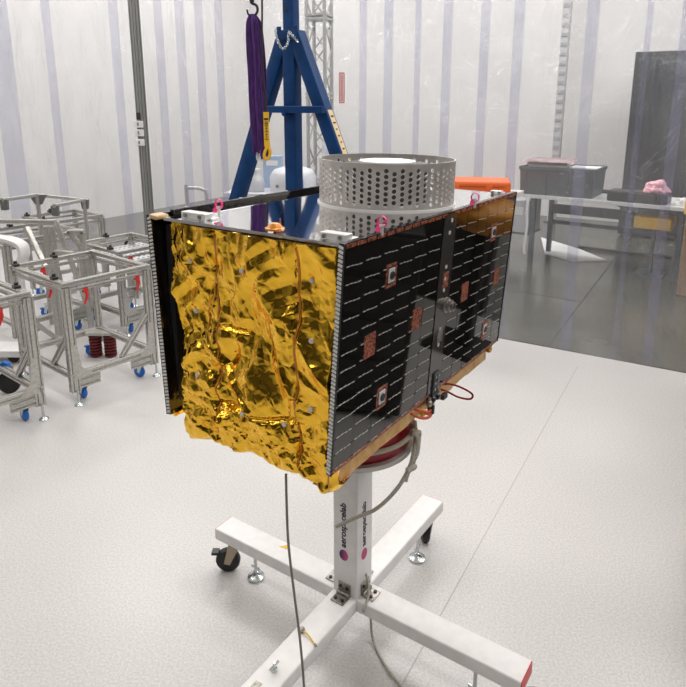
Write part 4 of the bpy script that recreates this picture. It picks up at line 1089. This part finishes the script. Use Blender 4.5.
bm = bm_new(); lathe(bm, [(.26, 0), (.27, .02), (.27, .17), (.25, .21)], (0, 0, 0), 40); obj('housing', bm, 'lilac', e, smooth=35)
bm = bm_new(); lathe(bm, [(.25, .212), (.22, .25), (.12, .28), (.0001, .285)], (0, 0, 0), 40); obj('lid', bm, 'lilac', e, smooth=50)
bm = bm_new(); box(bm, (.02+.1, -.27, .10), (.12, .03, .12)); obj('control_panel', bm, mat('pale_blue_panel', (.25, .35, .6), .4), e, .004)
bm = bm_new(); cyl(bm, (-.13, -.25, .08), (-.13, -.24, .08), .02, 14); obj('button', bm, 'alud', e)
e = thing('jug', 'hazy clear jug with narrow neck on the white lab bench', 'jug', wb_at(U(252), .20))
bm = bm_new(); lathe(bm, [(.09, 0), (.10, .02), (.10, .12), (.07, .17), (.05, .19), (.05, .24)], (0, 0, 0), 28); obj('vessel', bm, mat('grey_glass', (.5, .52, .54), .3), e, smooth=50)
bm = bm_new(); cyl(bm, (0, 0, .24), (0, 0, .26), .055, 24); obj('cap', bm, 'lilac', e)
e = thing('blue_box', 'pale blue carton on the lab bench behind the yellow tag', 'box', wb_at(U(262), .58), (0, 0, -.1))
bm = bm_new(); box(bm, (0, 0, .19), (.22, .14, .38)); obj('carton', bm, mat('pale_blue_carton', (.3, .42, .6), .6), e)
bm = bm_new(); box(bm, (0, -.072, .3), (.14, .004, .06)); obj('label_plate', bm, 'foam', e)
crumpled('plastic_sack', 'clear crumpled sack on the lab bench right of the mast', 'sack', wb_at(U(327), .42), (.13, .12, .42), mat('frosted_plastic', (.62, .64, .68), .2), 8.2)
# truss tower
tq = aty(320, 120, 9.0)
tr = thing('truss_tower', 'white square lattice truss tower beyond the curtain', 'truss', V((tq.x, tq.y, FZ)), (0, 0, YAW+.2))
sw = .125
trm = mat('truss_white', (.4, .4, .39), .4, .2)
for sx, sy in ((-1, -1), (1, -1), (1, 1), (-1, 1)):
    bm = bm_new(); cyl(bm, (sx*sw, sy*sw, 0), (sx*sw, sy*sw, 4.2), .025, 14); obj('chord', bm, trm, tr, smooth=40)
for (a, b) in (((-1, -1), (1, -1)), ((1, -1), (1, 1)), ((1, 1), (-1, 1)), ((-1, 1), (-1, -1))):
    bm = bm_new(); n = 13
    for k in range(n):
        z0, z1 = .1+k*.31, .1+(k+1)*.31; s_, t_ = (a, b) if k % 2 else (b, a)
        cyl(bm, (s_[0]*sw, s_[1]*sw, z0), (t_[0]*sw, t_[1]*sw, z1), .011, 8)
    obj('lattice', bm, trm, tr, smooth=40)
for z in (1.95, 2.0, 2.95, 3.0):
    bm = bm_new(); box(bm, (0, 0, z), (.3, .3, .03)); obj('joint_plate', bm, trm, tr)
bm = bm_new(); box(bm, (0, 0, .012), (.5, .5, .024)); obj('base_plate', bm, trm, tr)
# red printed label stuck on the curtain
tlb = t_at(344, 88); zc = aty(344, 88, cl(tlb).y).z
o = thing('red_label', 'small red-printed vertical label stuck on the clear curtain right of the mast', 'label', cl(tlb, zc, -.035), (0, 0, YAW))
bm = bm_new(); box(bm, (0, 0, 0), (.055, .003, .26)); pl_ = obj('label_sheet', bm, mat('pale_label', (.8, .7, .7), .5), o)
bm = bm_new()
for x in (-.024, .024): box(bm, (x, -.0022, 0), (.006, .0015, .25))
for z in (-.122, .122): box(bm, (0, -.0022, z), (.05, .0015, .006))
for k in range(11): box(bm, (0, -.0022, -.1+.02*k), (.020+.012*hsh(k, 9), .0015, .010))
obj('print', bm, 'redink', pl_)
# wall outlet with conduit on the far wall left
wp_ = aty(195, 188, 7.4)
o = thing('pipe_stand', 'small grey curved pipe on a stand beyond the curtain left of the mast', 'stand', V((wp_.x, wp_.y, FZ)))
bm = bm_new(); zq2 = wp_.z-FZ; tube(bm, [(-.12, 0, zq2), (0, 0, zq2+.0), (.09, 0, zq2-.02), (.13, 0, zq2-.12), (.13, 0, .03)], .02, 10); obj('pipe', bm, 'alu', o, smooth=60)
bm = bm_new(); bar(bm, (-.1, 0, .03), (-.1, 0, zq2+.04), .04); box(bm, (0, 0, .015), (.4, .25, .03)); obj('support', bm, 'alu', o)

# ------------------------------------------------------------------ colour management
vs = SC.view_settings; SC.display_settings.display_device = 'sRGB'
vs.view_transform = 'Standard'; vs.look = 'None'; vs.exposure = 0; vs.gamma = 1; vs.use_curve_mapping = False
SC.cycles.max_bounces = 10; SC.cycles.transparent_max_bounces = 16; SC.cycles.glossy_bounces = 5; SC.cycles.diffuse_bounces = 4
SC.cycles.use_denoising = True; SC.cycles.sample_clamp_indirect = 6
